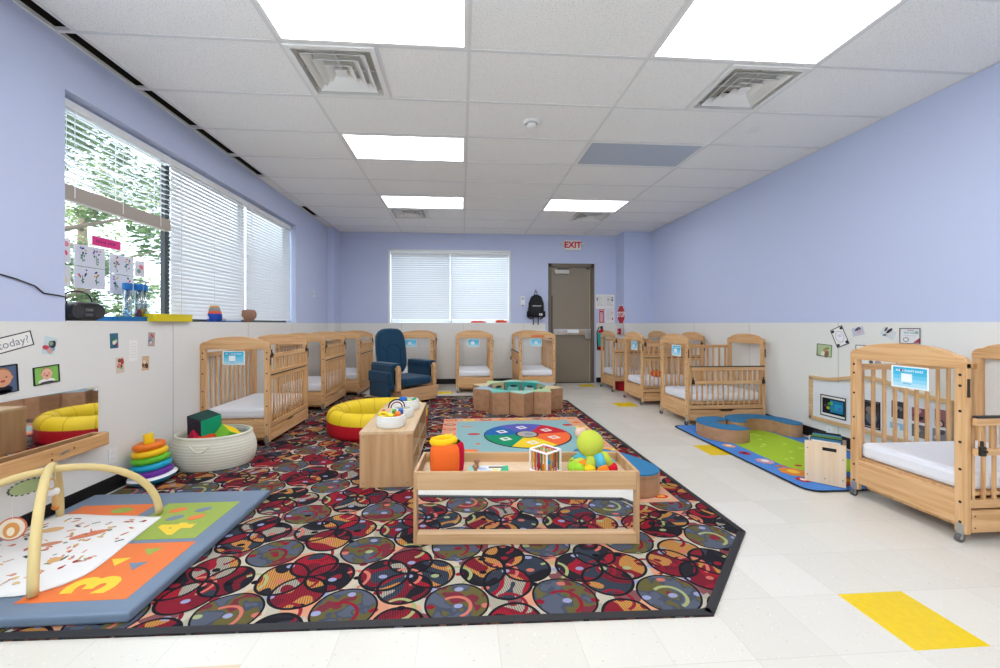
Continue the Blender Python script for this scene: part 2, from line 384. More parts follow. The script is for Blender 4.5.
# ================================================================ ROOM
m = MB(); m.use(M['floor']); m.box(XL-.25, YF-.1, -.1, XR+.15, YB+.25, 0)
def floortile(i, j, mt, w=1):
    m.use(mt); x = 1.662+.3048*i; y = 1.352+.3048*j; m.box(x, y, -.01, x+.3048*w, y+.3048, .0008)
floortile(0, 0, M['yellowtile'])
for j in (7, 14, 20): floortile(2, j, M['yellowtile'])
floortile(-7, 18, M['yellowtile']); floortile(-9, 17, M['yellowtile']); floortile(-9, -.65, M['beigetile']); 
struct('floor', m)

# carpet inlay
cp = [(-2.465, 1.64), (1.03, 1.565), (1.625, 2.18), (1.64, 6.1), (1.25, 6.62), (-1.62, 6.62), (-1.62, 6.9), (-2.465, 6.9)]
m = MB(); m.use(M['carpet']); m.prism(cp, 0, .007)
m.use(M['carpetedge'])
for a, b in zip(cp[:-3], cp[1:-2]):
    a = Vector(a); b = Vector(b); d = (b-a).normalized(); n = Vector((-d.y, d.x))
    q = [a, b, b+n*.035, a+n*.035]; m.prism([(p.x, p.y) for p in q], .0005, .0105)
m.LH = .001
tag(m.build('area_carpet', base=False), 'large dark carpet with overlapping burgundy, cream and orange circles and black edging', 'carpet')

# walls
m = MB(); m.use(M['lilac']); x0, x1 = XL-.2, XL
wy0, wy1, wz0, wz1 = 2.705, 6.24, 1.215, 2.695
m.box(x0, YF, 0, x1, -3.6, 3.3); m.box(x0, -3.6, 0, x1, 1.5, wz0); m.box(x0, -3.6, wz1, x1, 1.5, 3.3); m.box(x0, 1.5, 0, x1, wy0, 3.3); m.box(x0, wy1, 0, x1, YB+.2, 3.3); m.box(x0, wy0, 0, x1, wy1, wz0); m.box(x0, wy0, wz1, x1, wy1, 3.3)  # includes the opening behind the camera for the added fill window
m.box(XL, 7.62, 0, XL+.13, YB, 3.3)
struct('wall_left', m)
m = MB(); m.use(M['lilac']); m.box(XR, YF, 0, XR+.15, YB+.2, 3.3); struct('wall_right', m)
bx0, bx1, bz0, bz1 = -1.44, .965, 1.215, 2.66
dx0, dx1, dz1 = 1.755, 2.70, 2.43
m = MB(); m.use(M['lilac']); y0, y1 = YB, YB+.2
m.box(XL, y0, 0, bx0, y1, 3.3); m.box(bx0, y0, 0, bx1, y1, bz0); m.box(bx0, y0, bz1, bx1, y1, 3.3); m.box(bx1, y0, 0, dx0, y1, 3.3)
m.box(dx0, y0, dz1, dx1, y1, 3.3); m.box(dx1, y0, 0, XR, y1, 3.3); m.box(3.17, 7.6, 0, XR, YB, 3.3)
m.use(M['seam']); m.box(2.73, YB-.002, WS, 2.738, YB, H)
struct('wall_back', m)
struct('wall_front', mbx(M['panel'], (XL-.2, YF-.15, 0, XR+.15, YF, 3.3)))
# wainscot panels: one band per wall, with seams and top cap
def band(name, mt, boxes, seams):
    m = MB(); m.use(mt)
    for b in boxes: m.box(*b)
    m.use(M['seam'])
    for b in seams: m.box(*b)
    struct(name, m)
band('trim_1', M['panel'], [(XL, YF, .1, XL+.006, 7.62, WS), (XL+.13, 7.62, .1, XL+.136, YB, WS), (XL, 7.614, .1, XL+.136, 7.62, WS)],
     [(XL, y, .1, XL+.0075, y+.012, WS) for y in (.0, 1.22, 2.44+1.2, 4.86, 6.08)])
band('trim_2', M['panel'], [(XR-.006, YF, .1, XR, 7.6, WS), (3.164, 7.594, .1, XR, 7.6, WS), (3.164, 7.594, .1, 3.17, YB, WS)],
     [(XR-.0075, y, .1, XR, y+.012, WS) for y in (.0, 1.22, 2.46, 3.68, 4.9, 6.12)])
band('trim_3', M['panel'], [(XL+.136, YB-.006, .1, dx0-.06, YB, WS), (dx1+.05, YB-.006, .1, 3.164, YB, WS)],
     [(x, YB-.0075, .1, x+.01, YB, WS) for x in (-1.2, .02, 1.24)])
struct('baseboard_left', mbx(M['basebd'], (XL, YF, 0, XL+.012, 7.6, .105)))
struct('baseboard_right', mbx(M['basebd'], (XR-.012, YF, 0, XR, 7.6, .105)))
struct('baseboard_back', mbx(M['basebd'], (XL+.13, YB-.012, 0, dx0-.06, YB, .105), (dx1+.05, YB-.012, 0, 3.14, YB, .105), (3.158, 7.588, 0, XR, 7.6, .105)))

# ceiling
CX0, CY0, CW, CD = .0475, 2.64, 1.2192, .6096
lit = [(-1, -1), (1, -1), (-1, 2), (-1, 5), (1, 5), (-1, -4), (1, -4), (-1, -7), (1, -7), (-1, -10), (1, -10)]
off = [(1, 2)]
vents = {(-1, 0): 0, (1, 0): 1, (-1, 6): 0, (1, 6): 1}
m = MB(); m.use(M['tile'])
for j in range(-13, 9):
    y0, y1 = CY0+CD*j, min(CY0+CD*(j+1), YB)
    if y0 >= YB: continue
    for i in range(-2, 3):
        x0, x1 = CX0+CW*i, min(CX0+CW*(i+1), XR)
        if (i, j) in lit or (i, j) in off: continue
        if (i, j) in vents:
            if vents[(i, j)]: x1 = x0+CW/2
            else: x0 = x0+CW/2
        m.box(x0, y0, H, x1, y1, H+.015)
    if not (j <= 3 or j == 6): m.box(XL, y0, H, CX0-2*CW, y1, H+.015)
m.use(M['grid'])
g_ = .012
for i in range(-2, 3): m.box(CX0+CW*i-g_, YF, H-.004, CX0+CW*i+g_, YB, H+.02)
for j in range(-12, 9): m.box(XL, CY0+CD*j-g_, H-.0035, XR, CY0+CD*j+g_, H+.02)
for x in (CX0-CW/2, CX0+CW*1.5):
    for j in (0, 6): m.box(x-g_, CY0+CD*j, H-.003, x+g_, CY0+CD*(j+1), H+.02)
m.box(XL, YF, H-.003, XL+.014, YB, H+.02); m.box(XR-.02, YF, H-.003, XR, YB, H+.02); m.box(XL, YB-.02, H-.003, XR, YB, H+.02)
m.use(M['dark']); m.box(XL, YF, H+.021, XL+.004, YB-.001, 3.3); m.box(XL-.2, YF-.15, 3.3, XR+.15, YB+.2, 3.34)  # wall and lid above the tiles coloured dark as plenum shade
struct('ceiling', m)

# ceiling lights
def ceiling_light(i, j, mat, label, group=None):
    x0, y0 = CX0+CW*i+.012, CY0+CD*j+.012; x1, y1 = x0+CW-.024, y0+CD-.024
    t = thing('ceiling_light', label, 'ceiling light', ((x0+x1)/2, (y0+y1)/2, H), 0, group)
    m = MB(); m.use(M['fixture']); w = .022
    m.box(x0, y0, H-.006, x1, y0+w, H+.05); m.box(x0, y1-w, H-.006, x1, y1, H+.05); m.box(x0, y0+w, H-.006, x0+w, y1-w, H+.05); m.box(x1-w, y0+w, H-.006, x1, y1-w, H+.05)
    m.box(x0, y0, H+.05, x1, y1, H+.055); m.build('frame', t, world=True)
    m = MB(); m.use(mat); m.box(x0+w, y0+w, H+.0, x1-w, y1-w, H+.004); m.build('diffuser', t, world=True)
ceiling_light(-1, -1, M['lens'], 'big lit ceiling panel at top left, nearest the camera over the left side')
ceiling_light(1, -1, M['lens'], 'big lit ceiling panel at top right, nearest the camera over the right side')
ceiling_light(-1, 2, M['lens'], 'middle lit ceiling panel of the left row, halfway down the room')
ceiling_light(-1, 5, M['lens'], 'small-looking lit ceiling panel far away in the left row, before the back window')
ceiling_light(1, 5, M['lens'], 'small-looking lit ceiling panel far away on the right, before the exit sign')
ceiling_light(1, 2, M['offlens'], 'unlit bluish-grey ceiling panel on the right, the only one switched off')
for (i, j) in ((-1, -4), (1, -4), (-1, -7), (1, -7), (-1, -10), (1, -10)):  # unseen panels added behind the camera to even out the light
    ceiling_light(i, j, M['lens'], 'lit ceiling panel added behind the camera as unseen fill light', 'lit ceiling panels added behind the camera as unseen fill light')
# vents
def vent(x0, y0, label):
    s = CD; x0 += .012; y0 += .012; s -= .024; cx, cy = x0+s/2, y0+s/2
    t = thing('ceiling_vent', label, 'air vent', (cx, cy, H))
    def sq(h): return [(cx-h, cy-h), (cx+h, cy-h), (cx+h, cy+h), (cx-h, cy+h)]
    m = MB(); m.use(M['vent']); m.ringprism(sq(s/2), sq(s/2-.035), H-.012, H+.01); m.build('frame', t, world=True)
    m = MB(); m.use(M['ventshade']); m.box(cx-s/2+.03, cy-s/2+.03, H+.05, cx+s/2-.03, cy+s/2-.03, H+.055)
    m.use(M['vent']); m.ringprism(sq(s/2-.03), sq(s/2-.034), H, H+.05); m.use(M['black']); o = m.T; m.T = T(cx-.05, cy+.16, H+.043); m.cyl(.05, 0, .006); m.T = o; m.build('throat', t, world=True)
    for k, h in enumerate((.215, .155, .095)):
        m = MB(); m.use(M['vent']); o_, i_ = h, h-.05
        vs = [(cx+a*o_, cy+b*o_, H-.012) for a, b in ((-1, -1), (1, -1), (1, 1), (-1, 1))]+[(cx+a*i_, cy+b*i_, H+.03) for a, b in ((-1, -1), (1, -1), (1, 1), (-1, 1))]
        vs += [(v[0], v[1], v[2]+.004) for v in vs]
        fs = []
        for i in range(4):
            j = (i+1) % 4; fs += [(i, j, 4+j, 4+i), (8+j, 8+i, 12+i, 12+j), (i, 8+i, 8+j, j), (4+i, 4+j, 12+j, 12+i)]
        m.add(vs, fs); m.build('louver', t, world=True)
    m = MB(); m.use(M['vent']); m.box(cx-.04, cy-.04, H-.004, cx+.04, cy+.04, H); m.box(cx-.004, cy-.25, H+.02, cx+.004, cy+.25, H+.03); m.box(cx-.25, cy-.004, H+.02, cx+.25, cy+.004, H+.03); m.build('centre_plate', t, world=True)
vent(CX0-CW, CY0, 'square white ceiling vent near the camera, behind the top left light panel')
vent(CX0+CW*1.5, CY0, 'square white ceiling vent near the camera, behind the top right light panel')
vent(CX0-CW, CY0+6*CD, 'small-looking far ceiling vent behind the last left light panel')
vent(CX0+CW*1.5, CY0+6*CD, 'small-looking far ceiling vent above the exit sign, behind the far right light panel')
# smoke detector
t = thing('smoke_detector', 'round white smoke detector on the ceiling', 'smoke detector', (.62, 3.53, H))
m = MB(); m.use(M['fixture']); m.lathe([(.0001, 0), (.07, 0), (.07, -.02), (.055, -.028)], 28); m.build('base', t)
m = MB(); m.use(M['fixture']); m.lathe([(.045, -.026), (.045, -.045), (.03, -.058), (.0001, -.06)], 24); m.use(M['ventshade']); m.torus(.046, .003, -.035, 24, 6); m.build('sensor_cap', t)
# round access cap
m = MB(); m.use(M['fixture']); m.T = T(2.72, 3.55, H-.004); m.lathe([(.0001, -.002), (.055, -.002), (.065, .003)], 28); tag(m.build('cover_plate'), 'flat round white cap on the ceiling tile near the right wall', 'cover plate')

# ================================================================ WINDOWS, BLINDS, DOOR
gx = XL-.17
m = MB(); m.use(M['winframe']); f = .035
m.box(gx-.02, wy0, wz0, gx+.02, wy1, wz0+f); m.box(gx-.02, wy0, wz1-f, gx+.02, wy1, wz1); m.box(gx-.02, wy0, wz0, gx+.02, wy0+f, wz1); m.box(gx-.02, wy1-f, wz0, gx+.02, wy1, wz1)
for y in (3.80, 5.03): m.box(gx-.02, y-.03, wz0, gx+.02, y+.03, wz1)
w1 = struct('window_1', m)
m = MB(); m.use(M['glass'])
for a, b in ((wy0+f, 3.77), (3.83, 5.0), (5.06, wy1-f)): m.box(gx-.003, a, wz0+f, gx+.003, b, wz1-f)
struct('glass', m, w1)
m = MB(); m.use(M['winwhite'])  # unseen window added behind the camera to bring in fill daylight
for y in (-3.6, -1.9, -.2, 1.46): m.box(gx-.02, y, wz0, gx+.02, y+.04, wz1)
m.box(gx-.02, -3.6, wz0, gx+.02, 1.5, wz0+.04); m.box(gx-.02, -3.6, wz1-.04, gx+.02, 1.5, wz1)
struct('added_fill_window', m)
struct('trim_4', mbx(M['panel'], (gx+.02, wy0, wz0-.004, XL+.008, wy1, wz0+.006)))
gy = YB+.15
m = MB(); m.use(M['winwhite'])
m.box(bx0, gy-.02, bz0, bx1, gy+.02, bz0+.04); m.box(bx0, gy-.02, bz1-.04, bx1, gy+.02, bz1); m.box(bx0, gy-.02, bz0, bx0+.04, gy+.02, bz1); m.box(bx1-.04, gy-.02, bz0, bx1, gy+.02, bz1)
m.box(-.26, gy-.02, bz0, -.20, gy+.02, bz1)
w2 = struct('window_2', m)
m = MB(); m.use(M['glass']); m.box(bx0+.04, gy-.003, bz0+.04, -.26, gy+.003, bz1-.04); m.box(-.2, gy-.003, bz0+.04, bx1-.04, gy+.003, bz1-.04); struct('glass', m, w2)
struct('trim_5', mbx(M['winwhite'], (bx0-.015, YB-.006, bz0-.0, bx0+.02, YB+.13, bz1+.02), (bx1-.02, YB-.006, bz0, bx1+.015, YB+.13, bz1+.02), (bx0-.015, YB-.006, bz1-.012, bx1+.015, YB+.13, bz1+.02), (bx0-.015, YB-.01, bz0-.004, bx1+.015, YB+.13, bz0+.012)))

def blind(label, fr, w, ztop, zbot, tilt, pitch=.043, group=None, wand=None, stack=0, railmat=None, rh=.03):
    # fr: frame at lower-left corner of the blind seen from the room (x right, y up, z into room)
    o = fr @ Vector((w/2, 0, 0))
    t = thing('window_blind', label, 'blind', tuple(o), 0, group)
    m = MB(); m.use(M['blindhead']); m.T = fr; m.box(0, ztop-.055, -.03, w, ztop, .03); m.build('headrail', t, world=True, bevel=.003)
    m = MB(); m.use(M['blind']); m.T = fr
    z = ztop-.08; n = 0
    while z > zbot+.05+stack:
        o_ = m.T; m.T = fr @ T(0, z, 0) @ rotm('X', tilt)
        nn = 4; pw = .05; pts = []
        for k in range(nn+1):
            a = (k/nn-.5); pts.append((a*pw, .008*(1-4*a*a)))
        vs = [(x, q+.0, zz) for x in (.004, w-.004) for (zz, q) in pts]+[(x, q+.002, zz) for x in (.004, w-.004) for (zz, q) in pts]
        k5 = nn+1; fs = []
        for k in range(nn):
            fs += [(k, k+1, k5+k+1, k5+k), (2*k5+k+1, 2*k5+k, 3*k5+k, 3*k5+k+1)]
        m.add(vs, fs, False); m.T = o_
        z -= pitch; n += 1
    q = .002
    while q < (stack-.004 if rh < .05 else 0):
        m.box(.004, zbot+.03+q, -.025, w-.004, zbot+.0325+q, .025); q += .0045
    m.build('slats', t, world=True)
    m = MB(); m.use(railmat or M['blindhead']); m.T = fr; m.box(.002, zbot, -.026, w-.002, zbot+rh, .026); m.build('bottom_rail', t, world=True, bevel=.003)
    m = MB(); m.use(M['cord']); m.T = fr
    for x in (.12, w/2, w-.12):
        for zz in (-.027, .027): m.box(x-.0025, zbot+.02, zz-.001, x+.0025, ztop-.05, zz+.001)
    m.build('ladder_cords', t, world=True)
    if wand:
        m = MB(); m.use(M['cord']); m.T = fr; m.seg((wand[0], ztop-.05, .04), (wand[0], ztop-wand[1], .042), .004, n=8); m.build('tilt_wand', t, world=True)
    return t
bxp = XL-.09
frL = lambda y: frame((bxp, y, 0), (0, 1, 0), (0, 0, 1))
blind('half-raised white blind over the clear pane with window papers', frL(2.72), 1.0, 2.675, 2.02, 14, stack=.06, railmat=M['blindrail_shaded'], rh=.10)
blind('lowered white slatted blind in the middle of the long left window', frL(3.735), 1.225, 2.675, 1.25, 60, pitch=.037, wand=(.1, .95))
blind('lowered white slatted blind at the far end of the long left window', frL(4.975), 1.25, 2.675, 1.25, 60, pitch=.037, wand=(.08, .9))
frB = lambda x: frame((x, YB+.06, 0), (1, 0, 0), (0, 0, 1))
blind('left blind of the two on the back wall window', frB(bx0+.03), 1.165, 2.635, 1.25, 64)
blind('right blind of the two on the back wall window, brighter one', frB(-.225), 1.165, 2.635, 1.25, 60)

# door
m = MB(); m.use(M['doorframe'])
m.box(dx0, YB-.03, 0, dx0+.06, YB+.16, dz1); m.box(dx1-.06, YB-.03, 0, dx1, YB+.16, dz1); m.box(dx0, YB-.03, dz1-.07, dx1, YB+.16, dz1)
m.use(M['darkmetal']); m.box(dx0, YB-.02, 0, dx1, YB+.2, .014); d1 = struct('door_1', m)
m = MB(); m.use(M['door']); m.box(dx0+.062, YB+.01, .012, dx1-.062, YB+.055, dz1-.073); struct('door_slab', m, d1, .003)
m = MB(); m.use(M['chrome']); m.box(dx0+.10, YB-.045, .98, dx1-.07, YB-.01, 1.10); m.use(M['white']); m.box(dx0+.38, YB-.05, 1.02, dx0+.62, YB-.043, 1.085); m.use(M['metal']); m.box(dx0+.1, YB-.06, 1.005, dx0+.2, YB+.01, 1.085); m.box(dx1-.19, YB-.06, .9, dx1-.08, YB+.01, 1.085); struct('push_bar', m, d1, .004)
m = MB(); m.use(C_('#c9c6bd')); m.box(dx0+.12, YB-.05, 2.22, dx0+.42, YB+.01, 2.30); m.use(M['darkmetal']); m.box(dx0+.18, YB-.03, 2.31, dx0+.42, YB-.01, 2.33); m.box(dx0+.2, YB-.03, 2.29, dx0+.22, YB-.01, 2.33); struct('door_closer', m, d1)
m = MB(); m.use(C_('#2b2320')); m.box(dx0+.062, YB+.0, .1, dx0+.085, YB+.012, 1.78); m.use(C_('#c8b98f')); m.box(dx1-.09, YB, .02, dx1-.08, YB+.012, 2.3); m.use(M['darkmetal']); m.box(dx1-.16, YB+.0, 2.32, dx1-.09, YB+.02, 2.35); struct('weather_strip', m, d1)

# outside
m = MB(); m.use(M['pavement']); m.box(-40, -15, -.5, XL-.26, 40, -.3); m.box(XL-.26, YB+.3, -.5, 30, 40, -.3); struct('ground', m)
def tree(x, y, h, r, n, mt, label, seed):
    rnd = random.Random(seed); t = thing('leafy_tree', label, 'tree', (x, y, -.3), 0)
    m = MB(); m.use(M['bark']); m.tube([(0, 0, 0), (.05, .03, h*.3), (-.03, .08, h*.6), (.05, 0, h*.85)], [.16, .13, .1, .05], 10)
    for k in range(7):
        a = k*2.4; z = h*(.3+.08*k); m.tube([(0, 0, z), (r*.4*math.cos(a), r*.4*math.sin(a), z+.3), (r*.75*math.cos(a), r*.75*math.sin(a), z+.6)], [.05, .035, .015], 6)
    m.build('trunk', t)
    m = MB(); m.use(mt); cl = []
    for k in range(70):
        a = rnd.uniform(0, 2*PI); q = r*math.sqrt(rnd.random())*.95; z = h*rnd.uniform(.12, 1.0); cl.append((q*math.cos(a), q*math.sin(a), z, rnd.uniform(.25, .5)))
    for k in range(n):
        c = rnd.choice(cl); d = Vector((rnd.gauss(0, 1), rnd.gauss(0, 1), rnd.gauss(0, 1))).normalized()*c[3]*rnd.random()**.4
        p = Vector(c[:3])+d; R = (Matrix.Rotation(rnd.uniform(0, 6.28), 4, 'Z') @ Matrix.Rotation(rnd.uniform(-1, 1), 4, 'X')); s_ = rnd.uniform(.03, .065)
        m.T = T(*p) @ R; m.add([(-s_, 0, 0), (0, -s_*.45, .005), (s_, 0, 0), (0, s_*.45, .005)], [(0, 1, 2, 3)])
    m.build('foliage', t)
tree(-6.2, 5.6, 4.8, 1.9, 26000, M['leaf'], 'green tree nearest the window, seen through the clear pane', 1)
tree(-8.6, 9.6, 5.2, 2.0, 14000, M['leaf2'], 'paler tree behind, towards the right of the clear pane', 2)
tree(-10.6, 5.2, 5.6, 2.3, 16000, M['leaf2'], 'pale tree farthest off, showing through the gaps of the half-raised blind', 3)

# ================================================================ CRIBS
CL, CWD = .968, .65
def arch_pts(w, z0, z1, zt, n=16):
    # outline in (y, z): flat underside, arched top with rounded shoulders
    pts = [(0, z0), (w, z0), (w, z1-.02)]
    for k in range(1, 5):
        a = PI/2*k/4; pts.append((w-.06+.06*math.cos(a), z1-.02+.045*math.sin(a)))
    for k in range(1, n):
        s_ = k/n; y = w-.06-(w-.12)*s_; pts.append((y, z1+.025+(zt-z1-.025)*math.sin(PI*s_)**.55))
    for k in range(0, 4):
        a = PI/2*(1-k/4); pts.append((.06-.06*math.cos(a), z1-.02+.045*math.sin(a)))
    pts.append((0, z1-.02))
    return pts
Q_YZ = lambda x: Matrix(((0, 0, 1, x), (1, 0, 0, 0), (0, 1, 0, 0), (0, 0, 0, 1)))   # (a,b,c)->(x+c, a, b)
_mesh = {}
def cached(key, fn, name, parent, bevel=0):
    if key in _mesh:
        src = _mesh[key]; o = src.copy(); COL.objects.link(o); o.parent = parent; return o
    o = fn().build(name, parent, bevel); _mesh[key] = o; return o
def crib(label, loc, rz, gate, card=None, drawer=True, z_mat=.272, tri=False):
    t = thing('crib', label, 'crib', loc, rz, 'wooden cribs along the walls')
    L, Wd = CL, CWD
    for x in (0, L-.03):
        for y in (0, Wd-.055):
            def f():
                m = MB(); m.use(M['crib']); m.box(x, y, .05, x+.03, y+.055, .985); m.use(M['darkmetal'])
                for z in (.11, .22, .40, .55, .72, .86, .92):
                    xf = x-.0015 if x == 0 else x+.0285
                    for q in (.0275,): 
                        o = m.T; m.T = T(xf, y+q, z) @ rotm('Y', 90); m.cyl(.0075, 0, .003, 10); m.T = o
                return m
            cached(('post', x, y), f, 'post', t, .004)
    for x in (0, L-.03):
        def f():
            m = MB(); m.use(M['criby']); m.T = Q_YZ(x-.002); m.prism(arch_pts(Wd, .955, 1.005, 1.078), 0, .034); return m
        cached(('arch', x), f, 'arched_end_rail', t, .004)
        def f():
            m = MB(); m.use(M['criby']); m.box(x+.002, .05, .095, x+.028, Wd-.05, .255); return m
        cached(('board', x), f, 'lower_end_board', t, .003)
        def f():
            m = MB(); m.use(M['clear']); m.box(x+.012, .05, .25, x+.016, Wd-.05, .96); return m
        cached(('clear', x), f, 'clear_panel', t)
    def side(y0, z0, z1, n, rail, rb=None, sw=.02):
        m = MB(); m.use(M['cribx']); m.box(.03, y0, z1-rail, L-.03, y0+.022, z1); m.box(.03, y0, z0, L-.03, y0+.022, z0+(rb or rail))
        m.use(M['crib'])
        for k in range(n):
            x = .03+(L-.06)*(k+.5)/n; m.box(x-sw/2, y0+.005, z0+.01, x+sw/2, y0+.017, z1-.01)
        return m
    cached('back', lambda: side(Wd-.03, .19, .92, 11, .04, .045, .024), 'back_side', t, .002)
    cached('front', lambda: side(.008, .19, .69, 14, .035, .045, .018), 'front_side', t, .002)
    def fg(z0, y0):
        m = side(y0, z0, z0+.2, 14, .04, .035, .018); m.use(M['strip']); m.box(.03, y0-.002, (z0+.2 if gate == 'down' else z0-.012), L-.03, y0+.024, (z0+.212 if gate == 'down' else z0)); return m
    if gate == 'down': g1 = cached('gdown', lambda: fg(.49, -.026), 'drop_gate', t, .002)
    else: g1 = cached('gup', lambda: fg(.705, .008), 'drop_gate', t, .002)
    zz = .52 if gate == 'down' else .90
    for x in (.035, L-.065):
        def f():
            m = MB(); m.use(M['darkmetal']); yy = -.04 if gate == 'down' else -.006
            m.box(x, yy, zz-.03, x+.03, yy+.016, zz+.02); m.box(x+.005, yy-.012, zz-.01, x+.022, yy+.004, zz+.005); m.box(x+.008, yy+.004, zz+.02, x+.02, yy+.014, zz+.05); return m
        cached(('latch', gate, x), f, 'latch', g1, .002)
    for x in (.004, L-.012):
        def f():
            m = MB(); m.use(M['darkmetal']); m.box(x, -.006, .80, x+.012, .0, .90); return m
        cached(('catch', x), f, 'latch_plate', t)
    def f():
        m = MB(); m.use(M['mattress']); m.box(.035, .035, z_mat, L-.035, Wd-.035, z_mat+.105); return m
    mt = cached('mattress', f, 'mattress', t, .03)
    def f():
        m = MB(); m.use(M['cribx']); m.box(.03, .03, .25, L-.03, Wd-.032, .27); return m
    cached('base', f, 'mattress_board', t)
    if drawer:
        def f():
            m = MB(); m.use(M['cribx']); z0, z1 = .06, .18; n = [(.035, z0), (L-.035, z0), (L-.035, z1), (L/2+.09, z1), (L/2+.07, z1-.022), (L/2-.07, z1-.022), (L/2-.09, z1), (.035, z1)]
            m.T = Matrix(((1, 0, 0, 0), (0, 0, -1, .022), (0, 1, 0, 0), (0, 0, 0, 1))); m.prism(n, 0, .02); m.T = Matrix.Identity(4)
            m.use(M['crib']); m.box(.05, .022, .06, .065, Wd-.06, .15); m.box(L-.065, .022, .06, L-.05, Wd-.06, .15); m.box(.05, .022, .13, L-.05, Wd-.06, .137); m.box(.05, Wd-.075, .06, L-.05, Wd-.06, .15)
            m.use(M['darkmetal'])
            for z in (.085, .15):
                for x in (.055, L-.06): m.box(x-.004, -.0005, z-.004, x+.004, .004, z+.004)
            return m
        cached('drawer', f, 'storage_drawer', t, .003)
    for x in (.015, L-.015):
        for y in (.028, Wd-.028):
            def f():
                m = MB(); m.use(M['metal']); m.box(x-.017, y-.018, .048, x+.017, y+.018, .10); m.box(x-.018, y-.015, .044, x+.018, y+.015, .05); m.box(x-.020, y-.012, .018, x-.010, y-.009, .046); m.box(x-.020, y+.009, .018, x-.010, y+.012, .046); return m
            c = cached(('caster', x, y), f, 'caster', t)
            def f():
                m = MB(); m.use(M['rubber']); m.T = T(x-.017, y+.0085, .0225) @ rotm('X', 90); m.lathe([(.008, 0), (.0225, 0), (.0225, .017), (.008, .017)], 20); m.use(M['metal']); m.cyl(.009, -.001, .018, 12); return m
            if len([1 for k in c.children]) == 0: cached(('wheel', x, y), f, 'wheel', c)
    if card is not None:
        m = MB(); y0, hh, ww = card, .135, .205
        # seen from outside the near end (x<0 side): right is -y in local
        m.T = frame((-.004, y0+ww/2, .872), (0, -1, 0), (0, 0, 1))
        m.rect(-ww/2, -hh/2, ww/2, hh/2, C_('#f3f8fb'), 1)
        hs = ['#35b8de', '#4cc0e4', '#6fcbec', '#93d8f1', '#b5e4f5']
        for k, c in enumerate(hs): m.rect(-ww/2+.01, hh/2-.008-(k+1)*.0236, ww/2-.01, hh/2-.008-k*.0236, C_(c), 2)
        m.rect(-.045, -.03, .015, .022, C_('#f4fafd'), 3); strokes(m, -.075, .034, .012, '#ffffff', (.022, 0, .006, .05, .045), 3)
        m.disc(-.043, .042, .0065, .0065, C_('#c0304a'), 4); m.rect(-.035, -.042, .01, -.038, C_('#5aa6d8'), 3)
        m.build('name_card', t)
    return t
rR, rL, rB = 0, PI/2, -PI/2
# right wall row (long side faces the camera)
crib('nearest pine crib by the right wall, gate folded down, blue card on its clear end', (2.74, 1.985, 0), rR, 'down', .17)
crib('pine crib behind the blue curved benches, gate folded down and drawer below', (2.66, 4.53, 0), rR, 'down', .14)
crib('second crib from the back in the right row, gate raised and an orange toy inside', (2.655, 5.71, 0), rR, 'up', .16)
crib('farthest crib of the right row, beside the fire extinguisher, red bin under it', (2.665, 6.84, 0), rR, 'up', None, drawer=False)
# left wall row
crib('nearest pine crib of the left row, right behind the rope basket of blocks', (-1.862, 4.0, 0), rL, 'up', .23)
crib('second crib of the left row, behind the one next to the rope basket', (-1.86, 5.56, 0), rL, 'up')
crib('farthest crib of the left row, half hidden behind others left of the glider chair', (-1.68, 6.72, 0), rL, 'up')
# back wall
crib('crib against the back wall just behind the navy glider chair', (-.50, 6.95, 0), rL, 'up', .28)
crib('crib in the middle of the back wall, under the right half of the back window', (.545, 6.95, 0), rL, 'up', .24)
crib('crib against the back wall beside the exit door, gate folded down', (1.01, 7.95, 0), rB, 'down', None)
# its card hangs on the end that faces the room
t = [o for o in COL.objects if o.type == 'EMPTY' and 'beside the exit door' in o.get('label', '')][0]
m = MB(); m.T = frame((CL+.004, .3, .872), (0, 1, 0), (0, 0, 1))
m.rect(-.1, -.067, .1, .067, C_('#f3f8fb'), 1)
for k, c in enumerate(['#35b8de', '#4cc0e4', '#6fcbec', '#93d8f1', '#b5e4f5']): m.rect(-.09, .059-(k+1)*.0236, .09, .059-k*.0236, C_(c), 2)
m.rect(-.03, -.03, .03, .022, C_('#f4fafd'), 3); strokes(m, -.075, .034, .012, '#ffffff', (.022, 0, .006, .05, .045), 3); m.build('name_card', t)
m = MB(); m.T = frame((CL+.0035, .33, .985), (0, 1, 0), (0, 0, 1)); m.rect(-.12, -.016, .12, .016, C_('#e07a4a'), 1); m.build('orange_name_strip', t)
# things in and under cribs
m = MB(); m.use(C_('#e8641f')); 
for k in range(6):
    a = k*PI/3; m.ball((3.02+.035*math.cos(a), 6.0+.035*math.sin(a), .43), .058, 12, (1, 1, .9))
m.use(C_('#4c7a3a')); m.seg((3.02, 6.0, .47), (3.02, 6.0, .50), .008)
tag(m.build('pumpkin_toy'), 'round orange pumpkin-shaped soft toy lying in a crib of the right row', 'toy')
m = MB(); m.use(C_('#c3182a')); m.T = T(3.12, 7.16, 0); m.ringprism([(-.3, -.2), (.3, -.2), (.3, .2), (-.3, .2)], [(-.28, -.18), (.28, -.18), (.28, .18), (-.28, .18)], 0, .165); m.box(-.28, -.18, 0, .28, .18, .01)
tag(m.build('storage_bin', bevel=.006), 'open red plastic bin under the farthest crib of the right row', 'bin')

# ================================================================ GLIDER CHAIR
gl = thing('glider_chair', 'navy cushioned wooden glider chair with pocketed arm, before the back wall cribs', 'chair', (-.90, 6.26, .007), math.radians(46))
